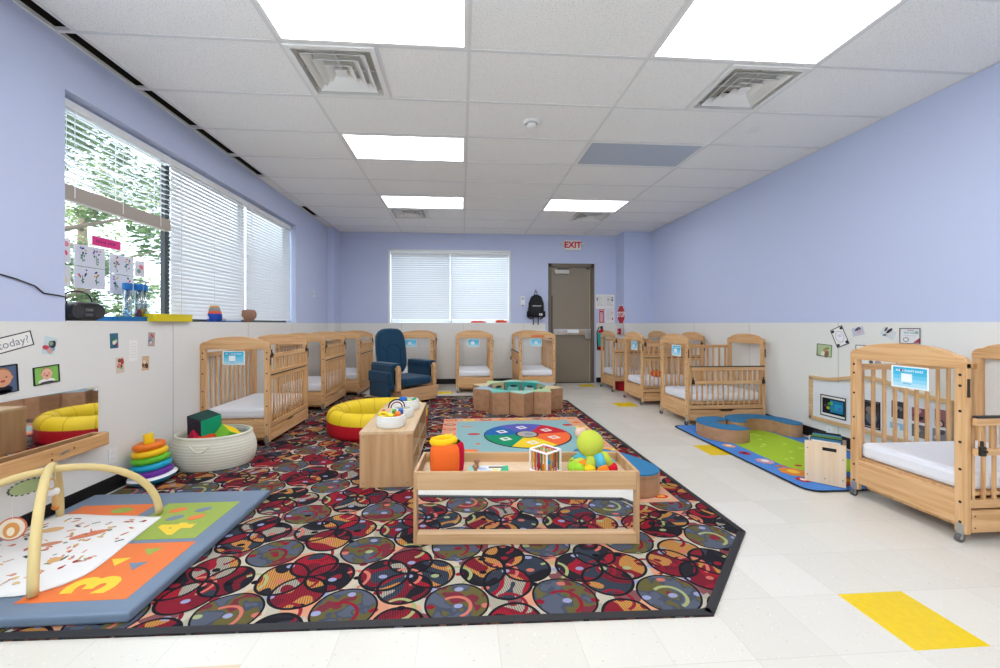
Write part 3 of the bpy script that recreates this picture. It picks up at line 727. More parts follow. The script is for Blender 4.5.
# local: faces -y, right arm (viewer's left) at -x
def rbox(m, x0, y0, z0, x1, y1, z1): m.box(x0, y0, z0, x1, y1, z1)
m = MB(); m.use(M['gliderwood'])
for sx in (-1, 1):
    o = m.T; m.T = Matrix(((0, 0, 1, sx*.31-.02), (1, 0, 0, 0), (0, 1, 0, 0), (0, 0, 0, 1)))
    m.prism([(-.36, .03), (.34, .03), (.40, .30), (.28, .27), (-.26, .21), (-.40, .24)], 0, .04); m.T = o
m.T = Matrix(((1, 0, 0, 0), (0, 0, 1, -.40), (0, 1, 0, 0), (0, 0, 0, 1))); m.prism([(-.31, .05), (.31, .05), (.37, .25), (-.37, .25)], 0, .03); m.T = Matrix.Identity(4)
m.box(-.29, .30, .05, .29, .33, .22); m.box(-.29, -.37, .2, .29, .30, .23)
m.build('base', gl, .006)
m = MB(); m.use(M['gliderwood'])
for sx in (-1, 1):
    m.box(sx*.34-.03, -.34, .22, sx*.34+.03, -.28, .56); m.ball((sx*.34, -.31, .56), .033, 12); m.box(sx*.34-.02, .22, .22, sx*.34+.02, .26, .55); m.box(sx*.34-.03, -.30, .53, sx*.34+.03, .26, .555)
m.build('arm_frame', gl, .006)
m = MB(); m.use(M['navy']); m.box(-.27, -.36, .27, .27, .22, .40); m.build('seat_cushion', gl, .045, seg=3)
back = MB(); back.use(M['navy'])
hp = []
for k in range(24):
    a = 2*PI*k/24; x = .29*math.cos(a); z = .42*math.sin(a)
    hp.append((math.copysign(abs(math.cos(a))**.55, math.cos(a))*.27, .42+math.copysign(abs(math.sin(a))**.6, math.sin(a))*.37))
bq = T(0, .26, .34) @ rotm('X', -8)@ Matrix(((1, 0, 0, 0), (0, 0, -1, .07), (0, 1, 0, 0), (0, 0, 0, 1)))
back.T = bq; back.prism(hp, 0, .13, True)
bc = back.build('back_cushion', gl, .045, seg=4)
m = MB(); m.use(plain('navy_piping', '#0b2638', .8)); m.T = bq
for pts in ([(-.13, .10), (-.12, .3), (-.14, .44), (-.22, .50)], [(.13, .10), (.12, .3), (.14, .44), (.22, .50)], [(-.12, .46), (-.06, .53), (.06, .53), (.12, .46)]):
    m.tube([(a, b, .131) for a, b in pts], .006, 6)
m.build('tufting_seam', bc)
m = MB(); m.use(M['gliderwood'])
for sx in (-1, 1): m.T = bq; m.box(sx*.2-.02, -.02, -.03, sx*.2+.02, .7, -.005)
m.build('back_frame', gl, .004)
for sx, nm in ((-1, 'arm_cushion'), (1, 'arm_cushion')):
    m = MB(); m.use(M['navy']); m.box(sx*.34-.075, -.27, .50, sx*.34+.075, .25, .62); m.box(sx*.34+sx*.035, -.27, .24 if sx < 0 else .32, sx*.34+sx*.085, .25, .60); m.box(sx*.34-sx*.075, -.27, .36, sx*.34-sx*.045, .25, .58)
    ac = m.build(nm, gl, .03, seg=3)
    if sx < 0:
        m = MB(); m.use(M['navy']); m.box(sx*.34-.125, -.25, .12, sx*.34-.075, .23, .40); m.box(sx*.34-.135, -.27, .34, sx*.34-.08, .25, .50); m.build('side_pocket', ac, .02, seg=3)
# beige panel leaning by chair
# ================================================================ BALL-PIT RING
def ringloc(cx, cy): return T(cx, cy, 0)
t = thing('foam_ring', 'round padded play ring with a yellow top and red sides', 'play ring', (-.95, 4.63, .007))
prof_red = [(.44, .0), (.545, .005), (.555, .05), (.555, .15)]
m = MB(); m.use(M['vred']); m.T = Matrix.Diagonal((1, 1, 1, 1)); m.lathe(prof_red, 48); m.use(M['vyel']); m.lathe([(.555, .15), (.553, .19), (.535, .235), (.50, .262), (.46, .268), (.42, .25), (.385, .20), (.375, .12), (.38, .03), (.40, 0)], 48)
m.build('padded_ring', t)
m = MB(); m.use(plain('yellow_seam', '#c9a50e', .6))
for k in range(14):
    a = 2*PI*k/14+.1; m.T = rotm('Z', math.degrees(a)); m.tube([(r+.0, 0, z+.002) for r, z in [(.555, .15), (.553, .19), (.535, .235), (.50, .262), (.46, .268), (.42, .25), (.385, .20), (.375, .12)]], .003, 5)
m.build('seam', t)
m = MB(); m.use(M['vnavy']); m.cyl(.40, .0, .03, 40); m.build('floor_pad', t)

# ================================================================ STAR RING SEAT
t = thing('star_seat_ring', 'ten-pointed ring of tan vinyl seats with mint and sage tops and animal pictures inside', 'seat', (.79, 5.72, .007), math.radians(-90))
tops = ['#a9d6c0', '#b9d3a2', '#d8c89a', '#9fb3bd', '#6fc3b4']
for k in range(10):
    a = 2*PI*k/10; da = PI/10; R0, R1, R2 = .43, .52, .66
    P = lambda r, an: (r*math.cos(an), r*math.sin(an))
    q = [P(R0, a-da), P(R1, a-da+.008), P(R2, a), P(R1, a+da-.008), P(R0, a+da)]
    m = MB(); m.use(M['tanvinyl']); m.prism(q, 0, .292); m.use(C_(tops[k % 5])); m.prism(q, .292, .3)
    w = m.build('seat_wedge', t, .006)
    mid = ((q[0][0]+q[4][0])/2, (q[0][1]+q[4][1])/2)
    m = MB(); m.T = frame((mid[0]*.993, mid[1]*.993, .15), (-math.sin(a)*-1, math.cos(a)*-1, 0), (0, 0, 1))
    cols = ['#39a79b', '#d8c89a', '#8ba3b4', '#a9c79a', '#39a79b']
    m.rect(-.12, -.14, .12, .145, C_(cols[k % 5]), 1); m.disc(0, .03, .085, .07, C_(['#8fd8cc', '#7fcfc0', '#4f8a4a', '#e3d8a0', '#bfe2da'][k % 5]), 2); m.disc(.01, .085, .06, .018, C_('#3a4a44'), 3)
    m.build('animal_picture', w)

# ================================================================ LOW SHELF WITH BASKETS
sx0, sx1, sy0, sy1, sh = -.745, -.355, 2.95, 4.02, .415
t = thing('low_toy_shelf', 'low birch plywood shelf open to the right, three white rope baskets on top', 'shelf', ((sx0+sx1)/2, (sy0+sy1)/2, .007))
def shelfpart(name, mt, *b, bevel=.003): m = mbx(mt, *b); return m.build(name, t, bevel, world=True)
z0 = .007
shelfpart('top', M['birchy'], (sx0, sy0, sh-.02, sx1, sy1, sh))
for y in (sy0+.0, sy1-.02): shelfpart('side_panel', M['birch'], (sx0+.002, y, z0, sx1-.002, y+.02, sh-.02))
shelfpart('back_panel', M['birch'], (sx0+.002, sy0+.02, z0, sx0+.012, sy1-.02, sh-.02))
shelfpart('middle_shelf', M['birchy'], (sx0+.012, sy0+.02, .20, sx1-.01, sy1-.02, .218))
shelfpart('bottom_shelf', M['birchy'], (sx0+.012, sy0+.02, .045, sx1-.01, sy1-.02, .063)); shelfpart('divider', M['birch'], (sx0+.012, 3.47, .063, sx1-.012, 3.485, .395))
m = MB(); m.use(M['darkmetal'])
for x in (sx0+.02, sx0+.34):
    for z in (.03, .37): o = m.T; m.T = T(x+.01, sy0-.0005, z+z0) @ rotm('X', 90); m.cyl(.004, 0, .0015, 8); m.T = o
m.build('screw', t, world=True)
def rope_basket(name, label, x, y, r, h, z, sy=1, group=None, mt='ropew', rows=6, handle=False, rz=0, thick=.012):
    t = thing(name, label, 'basket', (x, y, z), rz, group)
    m = MB(); m.use(M[mt]); pr = []
    for k in range(rows*4+1):
        s_ = k/(rows*4); rr = r*(.93+.10*math.sin(PI*min(1, s_*1.15))**.8)-(0 if s_ < .9 else .0); pr.append((rr+thick*.35*abs(math.sin(PI*s_*rows)), h*s_))
    inner = [(p[0]-thick*1.5, p[1]) for p in reversed(pr)]
    m.T = Matrix.Diagonal((1, sy, 1, 1)); m.lathe([(.0001, .0)]+[(pr[0][0]*.9, .0)]+pr+inner+[(.0001, .012)], 40)
    m.build('woven_body', t)
    if handle:
        for sg in (-1, 1):
            a = handle+ (0 if sg < 0 else PI); c = (r*1.03*math.cos(a), r*1.03*math.sin(a)*sy)
            pts = []
            for k in range(13):
                u_ = k/12; pts.append((c[0]*(1.0+.05*math.sin(PI*u_))+(-math.sin(a))*(u_-.5)*.15, c[1]*(1.0+.05*math.sin(PI*u_))+math.cos(a)*(u_-.5)*.15*sy, h*.80-.05*math.sin(PI*u_)))
            m = MB(); m.use(M[mt]); m.tube(pts, .006, 8); m.build('rope_handle', t)
    return t
top = sh
rope_basket('rope_basket', 'white rope basket of yellow and orange toys at the near end of the low shelf', -.545, 3.12, .105, .085, top, group='white rope baskets on the low shelf')
rope_basket('rope_basket', 'small white rope basket with a black and white rainbow, middle one on the low shelf', -.50, 3.42, .085, .075, top, group='white rope baskets on the low shelf')
rope_basket('rope_basket', 'white rope basket holding a blue ball at the far end of the low shelf', -.51, 3.72, .115, .09, top, group='white rope baskets on the low shelf')
bz = top+.03
def tball(lbl, x, y, z, r, c, cat='toy'): 
    m = MB(); m.use(C_(c)); m.ball((x, y, z), r, 18); tag(m.build('toy_ball'), lbl, 'ball')
tball('blue ball in the far rope basket on the low shelf', -.54, 3.71, top+.075, .045, '#1d62b5')
tball('small green ball in the far rope basket, right of the blue ball', -.44, 3.74, top+.08, .022, '#38a46a')
tball('lime ball between the blue and green balls in the far rope basket', -.485, 3.70, top+.075, .022, '#c3d94a')
m = MB(); m.T = frame((-.55, 3.40, top+.085), (1, .25, 0), (0, 0, 1))
for R, c in ((.07, '#1c1c1e'), (.06, '#f3f2ee'), (.05, '#8c1f33'), (.04, '#f3f2ee')):
    m.use(C_(c)); n = 16; oo = [(R*math.cos(PI*k/n), R*math.sin(PI*k/n)) for k in range(n+1)]; ii = [((R-.009)*math.cos(PI*k/n), (R-.009)*math.sin(PI*k/n)) for k in range(n+1)]
    m.prism(oo+ii[::-1], 0, .02)
tag(m.build('rainbow_toy'), 'little arched rainbow toy in black, white and burgundy in the middle rope basket', 'toy')
def block_toy(lbl, x, y, z, s_, c, kind='cube', rot=20):
    m = MB(); m.use(C_(c)); m.T = T(x, y, z) @ rotm('Z', rot) @ rotm('X', 15)
    if kind == 'cube': m.box(-s_, -s_, -s_, s_, s_, s_)
    elif kind == 'ring': m.torus(s_*1.1, s_*.45, 0, 20, 8)
    elif kind == 'star':
        m.prism([((s_*1.6 if k % 2 == 0 else s_*.8)*math.cos(PI*k/5), (s_*1.6 if k % 2 == 0 else s_*.8)*math.sin(PI*k/5)) for k in range(10)], -s_*.5, s_*.5)
    else: m.cyl(s_, -s_, s_, 16)
    tag(m.build('small_toy', bevel=.003), lbl, 'toy')
block_toy('yellow ring toy heaped in the near rope basket', -.60, 3.10, top+.09, .028, '#f0cf22', 'ring')
block_toy('orange cube toy at the right of the near rope basket', -.49, 3.09, top+.09, .02, '#ee7a2a')
block_toy('blue cube toy standing at the back right of the near rope basket', -.475, 3.14, top+.105, .018, '#2c6fc0')
block_toy('yellow star toy in the middle of the near rope basket', -.54, 3.08, top+.088, .02, '#f5d53a', 'star')
block_toy('red cylinder toy poking up at the left of the near rope basket', -.61, 3.15, top+.1, .014, '#d8352a', 'cyl')
block_toy('green cylinder toy at the back of the near rope basket', -.53, 3.17, top+.095, .017, '#4cae4c', 'cyl')

# ================================================================ FRONT DISPLAY TABLE WITH MIRROR
tx0, tx1, ty0, ty1 = -.252, .972, 2.13, 2.47
t = thing('toy_display_table', 'long birch tray table with a mirror under its front board, toys on top', 'table', ((tx0+tx1)/2, (ty0+ty1)/2, .007))
def tp(name, mt, *b, bevel=.003): return mbx(mt, *b).build(name, t, bevel, world=True)
tp('front_board', M['birchx'], (tx0+.018, ty0, .303, tx1-.018, ty0+.018, .402))
tp('back_board', M['birchx'], (tx0+.018, ty1-.018, .303, tx1-.018, ty1, .402))
tp('tray_floor', M['pale'], (tx0+.018, ty0+.018, .33, tx1-.018, ty1-.018, .345))
for x in (tx0, tx1-.018): tp('side_panel', M['birch'], (x, ty0, .007, x+.018, ty1, .402))
tp('bottom_rail', M['birchx'], (tx0+.018, ty0, .01, tx1-.018, ty0+.018, .055), (tx0+.018, ty0+.0, .055, tx1-.018, ty0+.03, .067))
tp('mirror_panel', M['mirror'], (tx0+.018, ty0+.026, .06, tx1-.018, ty0+.03, .305), bevel=0)
TZ = .345
TABLE = t
# plush tub
pt = thing('plush_drum', 'orange, red and navy plush tub toy with a yellow collar, left on the tray table', 'toy', (-.085, 2.29, TZ), math.radians(-6))
sq = [(math.copysign(abs(math.cos(a))**.6, math.cos(a)), math.copysign(abs(math.sin(a))**.6, math.sin(a))) for a in [2*PI*k/28 for k in range(28)]]
m = MB()
segs = [('#ea6a2c', -150, -38), ('#c4163a', -38, 45), ('#4a9a46', 45, 135), ('#1c2440', 135, 210)]
for c, a0, a1 in segs:
    m.use(plain('plush'+c[1:], c, .9, .1, bump=.3, bscale=250)); n = 8; vs = []; prof = [(.80, .0), (.95, .012), (1.0, .05), (1.0, .12), (.95, .15), (.75, .168)]
    for r, z in prof:
        for i in range(n+1):
            a = math.radians(a0+(a1-a0)*i/n); cxp = math.copysign(abs(math.cos(a))**.75, math.cos(a)); syp = math.copysign(abs(math.sin(a))**.75, math.sin(a)); vs.append((r*cxp*.098, r*syp*.085, z*1.04))
    m.add(vs, [(j*(n+1)+i, j*(n+1)+i+1, (j+1)*(n+1)+i+1, (j+1)*(n+1)+i) for j in range(len(prof)-1) for i in range(n)], True)
m.build('plush_body', pt)
m = MB(); m.use(plain('plush_yellow', '#f6bf22', .9, .1, bump=.3, bscale=250)); m.T = T(-.012, 0, .006) @ rotm('Y', -3); m.torus(.056, .021, .172, 28, 10, 1.1, .9); m.lathe([(.07, .155), (.055, .15), (.0001, .145)], 20); m.build('collar', pt)
# puzzle board
pz = thing('puzzle_board', 'flat wooden peg puzzle with a green and blue printed scene, lying in the tray', 'puzzle', (.155, 2.29, TZ))
m = MB(); m.use(M['pale']); m.box(-.125, -.085, 0, .125, .085, .008); m.T = T(0, 0, .008)
m.rect(-.115, -.075, .115, .075, C_('#dfe8ea'), 1); m.poly([(-.115, -.075), (-.06, -.075), (-.08, .075), (-.115, .075)], C_('#8fd6c8'), 2); m.poly([(.115, -.075), (.05, -.075), (.085, .06), (.115, .075)], C_('#27b07e'), 2)
m.disc(0, -.03, .035, .02, C_('#58bcc4'), 2); m.rect(.0, .03, .085, .055, C_('#7d6146'), 2); m.disc(.04, .0, .018, .015, C_('#f0df6a'), 3); m.disc(-.04, .02, .03, .02, C_('#b9c6e0'), 2); m.disc(-.09, .055, .01, .01, C_('#2f7d5c'), 3)
m.build('printed_board', pz, world=False)
def peg(lbl, x, y, c):
    m = MB(); m.use(C_('#a87a5c')); m.T = T(x, y, TZ+.009); m.lathe([(.0001, 0), (.013, 0), (.011, .012), (.009, .022), (.014, .026), (.017, .034), (.014, .044), (.0001, .048)], 18)
    tag(m.build('wooden_peg'), lbl, 'peg')
peg('brown wooden peg on the puzzle, farther one', .085, 2.335, 0); peg('brown wooden peg on the puzzle, nearer one by the front board', .08, 2.245, 0)
# elastic-band cube
cb = thing('sensory_cube', 'white-framed cube laced with coloured elastic bands on the tray table', 'toy', (.485, 2.30, TZ), math.radians(42))
s_ = .062; hh = .125
m = MB(); m.use(plain('white_plastic', '#eff0f4', .3, .5))
for a in (-1, 1):
    for b in (-1, 1): m.seg((a*s_, b*s_, .006), (a*s_, b*s_, hh), .0055)
for z in (.006, hh):
    for a in (-1, 1): m.seg((a*s_, -s_, z), (a*s_, s_, z), .006); m.seg((-s_, a*s_, z), (s_, a*s_, z), .006)
m.build('cube_frame', cb)
bc_ = ['#2b8ea8', '#c9a227', '#d8452a', '#a81f3a', '#3f7d43', '#d6a92b', '#e9703a', '#b0204a']
for side_ in range(4):
    for k in range(5):
        m = MB(); m.use(C_(bc_[(k+side_*3) % 8])); m.T = rotm('Z', 90*side_); x = -.045+k*.0225; m.box(x-.004, -s_-.001, .006, x+.004, -s_+.001, hh); m.build('elastic_band', cb)
for k in range(5):
    m = MB(); m.use(C_(['#d8452a', '#c9a227', '#7fb548', '#e9703a', '#b0204a'][k])); x = -.045+k*.0225; m.box(x-.004, -s_, hh-.001, x+.004, s_, hh+.001); m.build('elastic_band', cb)
def inball(lbl, x, y, z, r, c, cube=False):
    m = MB(); m.use(C_(c)); 
    if cube: m.T = T(x, y, z) @ rotm('Z', 30); m.box(-r, -r, -r, r, r, r)
    else: m.ball((x, y, z), r, 14)
    tag(m.build('small_toy', bevel=.003 if cube else 0), lbl, 'toy')
inball('orange cube inside the elastic-band cube', .485, 2.272, TZ+.026, .02, '#f0701f', True)
inball('teal ball leaning at the right inside the elastic-band cube', .513, 2.305, TZ+.036, .027, '#1f93b8'); inball('dark red ball at the left inside the elastic-band cube', .455, 2.305, TZ+.028, .019, '#a5122d')
# plush octopus doll
dl = thing('plush_octopus', 'seated lime-headed plush doll with many coloured arms, right end of the tray table', 'stuffed toy', (.76, 2.31, TZ))
pf = lambda n, c: plain('plush_'+n, c, .95, .1, bump=.35, bscale=260)
PL, PY, PO, PR, PB, PG = pf('lime', '#bfcb4c'), pf('sun', '#e8c828'), pf('orange', '#f08a2c'), pf('red', '#cf1f30'), pf('aqua', '#5cb8d2'), pf('green', '#9ccf3a')
m = MB(); m.use(PL); m.ball((-.01, .0, .155), .078, 28, (1, .95, 1.0)); hd = m.build('head', dl)
m = MB(); m.use(plain('plush_tuft', '#d8b9a4', .95, bump=.5, bscale=120)); m.ball((-.062, .035, .208), .032, 14); m.ball((-.048, .03, .222), .022, 12); m.build('bow_tuft', hd)
m = MB(); m.use(PB); m.ball((0, .01, .055), .06, 20, (1.1, .9, 1)); m.build('body', dl)
legs = [(-.115, -.03, PL, PG, .05), (-.085, -.055, PO, PG, .045), (-.032, -.07, PL, PY, .08), (.042, -.07, PB, PO, .10), (.10, -.045, PL, PR, .10), (.11, .03, PO, PB, .06), (-.09, .05, PB, PL, .07)]
for (x, y, m1, m2, z) in legs:
    m = MB(); m.use(m1); m.tube([(x*.25, y*.2+.0, z), (x*.6, y*.7, z*.85+.01), (x*.92, y*.95, .036)], [.02, .028, .032], 12)
    lg = m.build('arm', dl); m = MB(); m.use(m2); m.ball((x, y-.004, .031), .035, 16, (1, 1, .92)); m.build('foot', lg)
    m = MB(); m.use(C_('#4b4540')); d = Vector((x*.32, y*.25, .036-z*.85-.01)); m.T = T(x*.9, y*.93, .046) @ rotm('X', 20); m.torus(.031, .004, 0, 20, 6); m.build('piping', lg)

TABLE.rotation_euler.z = -.06
for o in list(COL.objects):
    if o.parent is None and o.name.split('.')[0] in ('plush_drum', 'puzzle_board', 'wooden_peg', 'sensory_cube', 'plush_octopus', 'small_toy') and abs(o.location.y-2.29) < .12 and o.location.x > -.3:
        d = o.location-TABLE.location; c_, s_2 = math.cos(-.06), math.sin(-.06)
        o.location.x = TABLE.location.x+d.x*c_-d.y*s_2; o.location.y = TABLE.location.y+d.x*s_2+d.y*c_; o.rotation_euler.z -= .06

# ================================================================ COLOUR-WHEEL RUG
rg = MB(); rg.LH = .0012; rg.T = T(0, 0, .008)
rx0, rx1, ry0, ry1 = -.22, 1.46, 2.58, 5.02
rg.rect(rx0, ry0, rx1, ry1, C_('#d9a184', .95), 1)
rg.rect(rx0+.16, ry0+.16, rx1-.16, ry1-.16, C_('#8fb6b8', .95), 2)
rg.rect(rx0+.15, ry0+.15, rx1-.15, ry0+.16, C_('#c98f74', .95), 2)
cols = ['#dc4a3c', '#e8dc72', '#d8342c', '#f0a060', '#f2b23c', '#6dae9a', '#e87a3c', '#d8b48a']
k = 0
def motif(x, y):
    global k
    c = cols[k % 8]; rg.disc(x, y, .075, .05, C_(c, .95), 2); rg.disc(x, y, .052, .03, C_(cols[(k+3) % 8], .95), 3); rg.disc(x, y, .028, .015, C_(cols[(k+5) % 8], .95), 4); k += 1
for i in range(8): motif(rx0+.09+i*(rx1-rx0-.18)/7, ry1-.08)
for i in range(8): motif(rx0+.09+i*(rx1-rx0-.18)/7, ry0+.08)
for i in range(1, 11): motif(rx0+.08, ry0+.08+i*(ry1-ry0-.16)/11); motif(rx1-.08, ry0+.08+i*(ry1-ry0-.16)/11)
wx, wy, wr = .70, 4.24, .455
rg.disc(wx, wy-.012, wr+.012, wr+.014, C_('#2b2a3a', .95), 3, 48)
for (c, a0, a1) in (('#5a5bb0', 60, 128), ('#c8202e', 8, 60), ('#f26a35', -58, 8), ('#f2cf2c', -118, -58), ('#0f8f63', 180, 242), ('#2064a8', 128, 180)):
    n = 10; pts = [(wx, wy)]+[(wx+wr*math.cos(math.radians(a0+(a1-a0)*i/n)), wy+wr*math.sin(math.radians(a0+(a1-a0)*i/n))) for i in range(n+1)]
    rg.poly(pts, C_(c, .95), 4)
    a = math.radians((a0+a1)/2); px, py = wx+.29*math.cos(a), wy+.29*math.sin(a)
    rg.rect(px-.05, py-.05, px+.05, py+.05, C_('#e8e4da', .95), 5, rot=25); rg.disc(px, py, .028, .02, C_(c, .95), 6)
rg.disc(wx, wy+.01, .125, .13, C_('#2b2a3a', .95), 5); rg.disc(wx, wy+.01, .105, .11, C_('#b5ab9a', .95), 6); rg.disc(wx+.02, wy, .05, .05, C_('#8b93a8', .95), 7)
for (x, y, a, b, c, r) in ((.06, 4.62, .07, .02, '#d98878', -10), (.13, 4.30, .07, .035, '#c23a3a', 0), (.04, 3.72, .12, .06, '#e8834a', 10), (.16, 3.95, .025, .025, '#e07848', 0), (.3, 3.62, .09, .05, '#d9d24a', 0), (1.24, 4.62, .06, .04, '#c8322c', 0), (1.2, 3.7, .09, .05, '#c8504a', 0), (.7, 3.5, .2, .12, '#cfd06a', 0), (.75, 3.1, .22, .1, '#5aa68c', 0), (.2, 3.1, .12, .1, '#d8b23c', 0), (1.2, 3.05, .08, .08, '#e07848', 0)):
    rg.disc(x, y, a, b, C_(c, .95), 3, rot=r)
tag(rg.build('colour_wheel_rug'), 'rectangular rug with a six-colour wheel and a tan border of little motifs', 'rug')

# ================================================================ CURVED BENCHES
def bench(label, path, w, h, z, endround=(True, True), group=None):
    pts = [Vector(p) for p in path]
    # catmull-rom
    q = []
    for i in range(len(pts)-1):
        p0 = pts[max(i-1, 0)]; p1 = pts[i]; p2 = pts[i+1]; p3 = pts[min(i+2, len(pts)-1)]
        for s in range(8):
            u = s/8; q.append(.5*((2*p1)+(p2-p0)*u+(2*p0-5*p1+4*p2-p3)*u*u+(3*p1-p0-3*p2+p3)*u**3))
    q.append(pts[-1]); L_ = []; R_ = []
    for i, p in enumerate(q):
        t_ = (q[min(i+1, len(q)-1)]-q[max(i-1, 0)]).normalized(); n = Vector((-t_.y, t_.x)); L_.append(p+n*w/2); R_.append(p-n*w/2)
    def cap(p, t_, s0):
        n = Vector((-t_.y, t_.x)); return [p+n*w/2*math.cos(a)*s0+t_*w/2*math.sin(a) for a in [PI*k/8 for k in range(1, 8)]]
    t1 = (q[-1]-q[-2]).normalized(); t0 = (q[0]-q[1]).normalized()
    poly = [p for p in R_]
    if endround[1]: poly += cap(q[-1], t1, -1)
    poly += L_[::-1]
    if endround[0]: poly += cap(q[0], t0, -1)
    cx = sum(p.x for p in q)/len(q); cy = sum(p.y for p in q)/len(q)
    t = thing('curved_bench', label, 'bench', (cx, cy, z), 0, group)
    # build as quads strip for clean caps
    def strip(mt, z0, z1, name, grow=0):
        m = MB(); m.use(mt); P_ = [(p.x, p.y) for p in poly]; m.prism(P_, z0, z1, False); o = m.build(name, t, .004, world=True); return o
    strip(M['tanvinyl'], z, z+h-.012, 'vinyl_side'); strip(M['bluetop'], z+h-.012, z+h, 'blue_top')
bench('C-shaped blue-topped foam bench, left half of the benches on the blue rug', [(2.86, 3.90), (2.74, 3.875), (2.65, 3.95), (2.62, 4.08), (2.69, 4.21), (2.83, 4.25)], .19, .14, .012, (False, True))
bench('wavy low foam bench with blue top ending round near the right wall', [(3.005, 4.17), (3.06, 4.28), (3.20, 4.33), (3.36, 4.32), (3.49, 4.20), (3.52, 4.03)], .19, .14, .012, (True, True))
bench('curved foam bench with blue top on the colour rug, behind the tray table right end', [(1.04, 3.10), (1.17, 2.98), (1.25, 2.79)], .32, .16, .013, (True, True))

# ================================================================ BLUE GARDEN RUG
rg = MB(); rg.LH = .0012; rg.T = T(0, 0, .001)
gx0, gx1, gy0, gy1 = 2.46, 3.62, 2.66, 4.53
def rr(x0, y0, x1, y1, r):
    o = []
    for cx, cy, a0 in ((x1-r, y0+r, -90), (x1-r, y1-r, 0), (x0+r, y1-r, 90), (x0+r, y0+r, 180)):
        for k in range(5): a = math.radians(a0+90*k/4); o.append((cx+r*math.cos(a), cy+r*math.sin(a)))
    return o
rg.poly(rr(gx0, gy0, gx1, gy1, .1), C_('#14161c', .9), 6); rg.poly(rr(gx0+.02, gy0+.02, gx1-.02, gy1-.02, .09), C_('#4f86cf', .95), 7)
rg.poly(rr(gx0+.24, gy0+.34, gx1-.22, gy1-.25, .2), C_('#a8c832', .95), 8)
rnd = random.Random(3)
for i in range(26): rg.disc(rnd.uniform(gx0+.32, gx1-.3), rnd.uniform(gy0+.42, gy1-.35), .018, .018, C_('#cfdc5a', .95), 9, 8)
def flower(x, y, r, c1, c2, n=8, l=9):
    for i in range(n): a = 2*PI*i/n; rg.disc(x+r*.65*math.cos(a), y+r*.65*math.sin(a), r*.36, r*.36, C_(c1, .95), l, 10)
    rg.disc(x, y, r*.62, r*.62, C_(c1, .95), l+1); rg.disc(x, y, r*.42, r*.42, C_(c2, .95), l+2)
flower(2.60, 3.72, .06, '#e9b08a', '#f3e6d2'); flower(2.60, 3.50, .05, '#b8324a', '#2c2a3a'); flower(2.62, 3.28, .07, '#d8a0b4', '#f3ece2'); flower(2.66, 3.03, .10, '#e8923c', '#f6c64a'); flower(2.60, 2.87, .05, '#b03038', '#f2e6d8')
flower(2.92, 2.84, .09, '#e06a3a', '#f3c03c'); rg.disc(2.85, 2.75, .05, .02, C_('#b84a7a', .95), 9); rg.disc(2.66, 3.16, .05, .018, C_('#c8704a', .95), 9); rg.disc(2.82, 3.16, .03, .02, C_('#a8323a', .95), 9)
flower(2.60, 4.0, .06, '#e9dcc8', '#d84a4a'); flower(3.0, 2.78, .05, '#e9dcc8', '#d84a4a')
for i in range(5): rg.disc(2.73+.05*i, 2.79-.012*i, .018, .012, C_('#35284a', .95), 9, 8)
rg.disc(2.83, 2.80, .12, .02, C_('#e58aa0', .95), 8)
tag(rg.build('garden_rug'), 'blue rug with green centre, flowers and bugs by the right wall', 'rug')

# ================================================================ PLAY MAT, BABY GYM
mx0, mx1, my0, my1, mh = -2.46, -1.32, 1.675, 2.85, .055
t = thing('padded_play_mat', 'thick blue-grey folding mat with orange and green number squares, front left', 'play mat', ((mx0+mx1)/2, (my0+my1)/2, .008), 0)
ox, oy = (mx0+mx1)/2, (my0+my1)/2
m = MB(); m.use(M['matgrey']); m.box(mx0, my0, .008, mx1, my1, mh); pad = m.build('pad', t, .014, world=True, seg=3)
mq = MB(); mq.LH = .0009
sqs = [(-1.83, 1.755, 'matorange'), (-1.86, 2.23, 'matgreen'), (-2.37, 2.23, 'matorange'), (-2.37, 1.755, 'matgreen')]
for x, y, c in sqs: mq.T = T(x, y, mh+.0002); mq.rect(0, 0, .435, .44, M[c], 1)
# digits read from the right-hand side: right is +y, up is -x
f3 = frame((-1.62, 1.99, mh+.0011), (0, 1, 0), (-1, 0, 0)); f4 = frame((-1.60, 2.51, mh+.0011), (0, 1, 0), (-1, 0, 0))
mq.T = f3; mq.text('3', -.13, -.02, .26, M['matyel'], 1, .012)
def tri(x, y, c, r=0): mq.poly([(x-.035, y-.03), (x+.035, y-.03), (x, y+.045)], M[c], 1)
mq.T = T(-1.655, 2.04, mh+.0011) @ rotm('Z', 70); tri(0, 0, 'matyel'); mq.T = T(-1.565, 2.12, mh+.0011) @ rotm('Z', 70); tri(0, 0, 'matgreen'); mq.T = T(-1.545, 2.0, mh+.0011) @ rotm('Z', 70); tri(0, 0, 'matgrey')
mq.T = f4; mq.text('4', -.17, .0, .24, M['matyel'], 1, .012)
for (x, y, c) in ((-1.74, 2.57, 'matorange'), (-1.59, 2.57, 'matgrey'), (-1.57, 2.47, 'matorange'), (-1.69, 2.47, 'matgrey')): mq.T = T(x, y, mh+.0011) @ rotm('Z', 30); mq.disc(0, 0, .045, .028, M[c], 1)
for (x, y, c) in ((-2.08, 2.59, 'matgreen'), (-2.17, 2.49, 'matgrey'), (-2.0, 2.42, 'matyel')): mq.T = T(x, y, mh+.0011); mq.disc(0, 0, .06, .035, M[c], 1)
mq.build('number_squares', t, world=True)

gy_ = thing('baby_gym', 'baby play gym: white printed cotton mat under two crossed cream arches', 'baby gym', (-2.1, 2.18, mh))
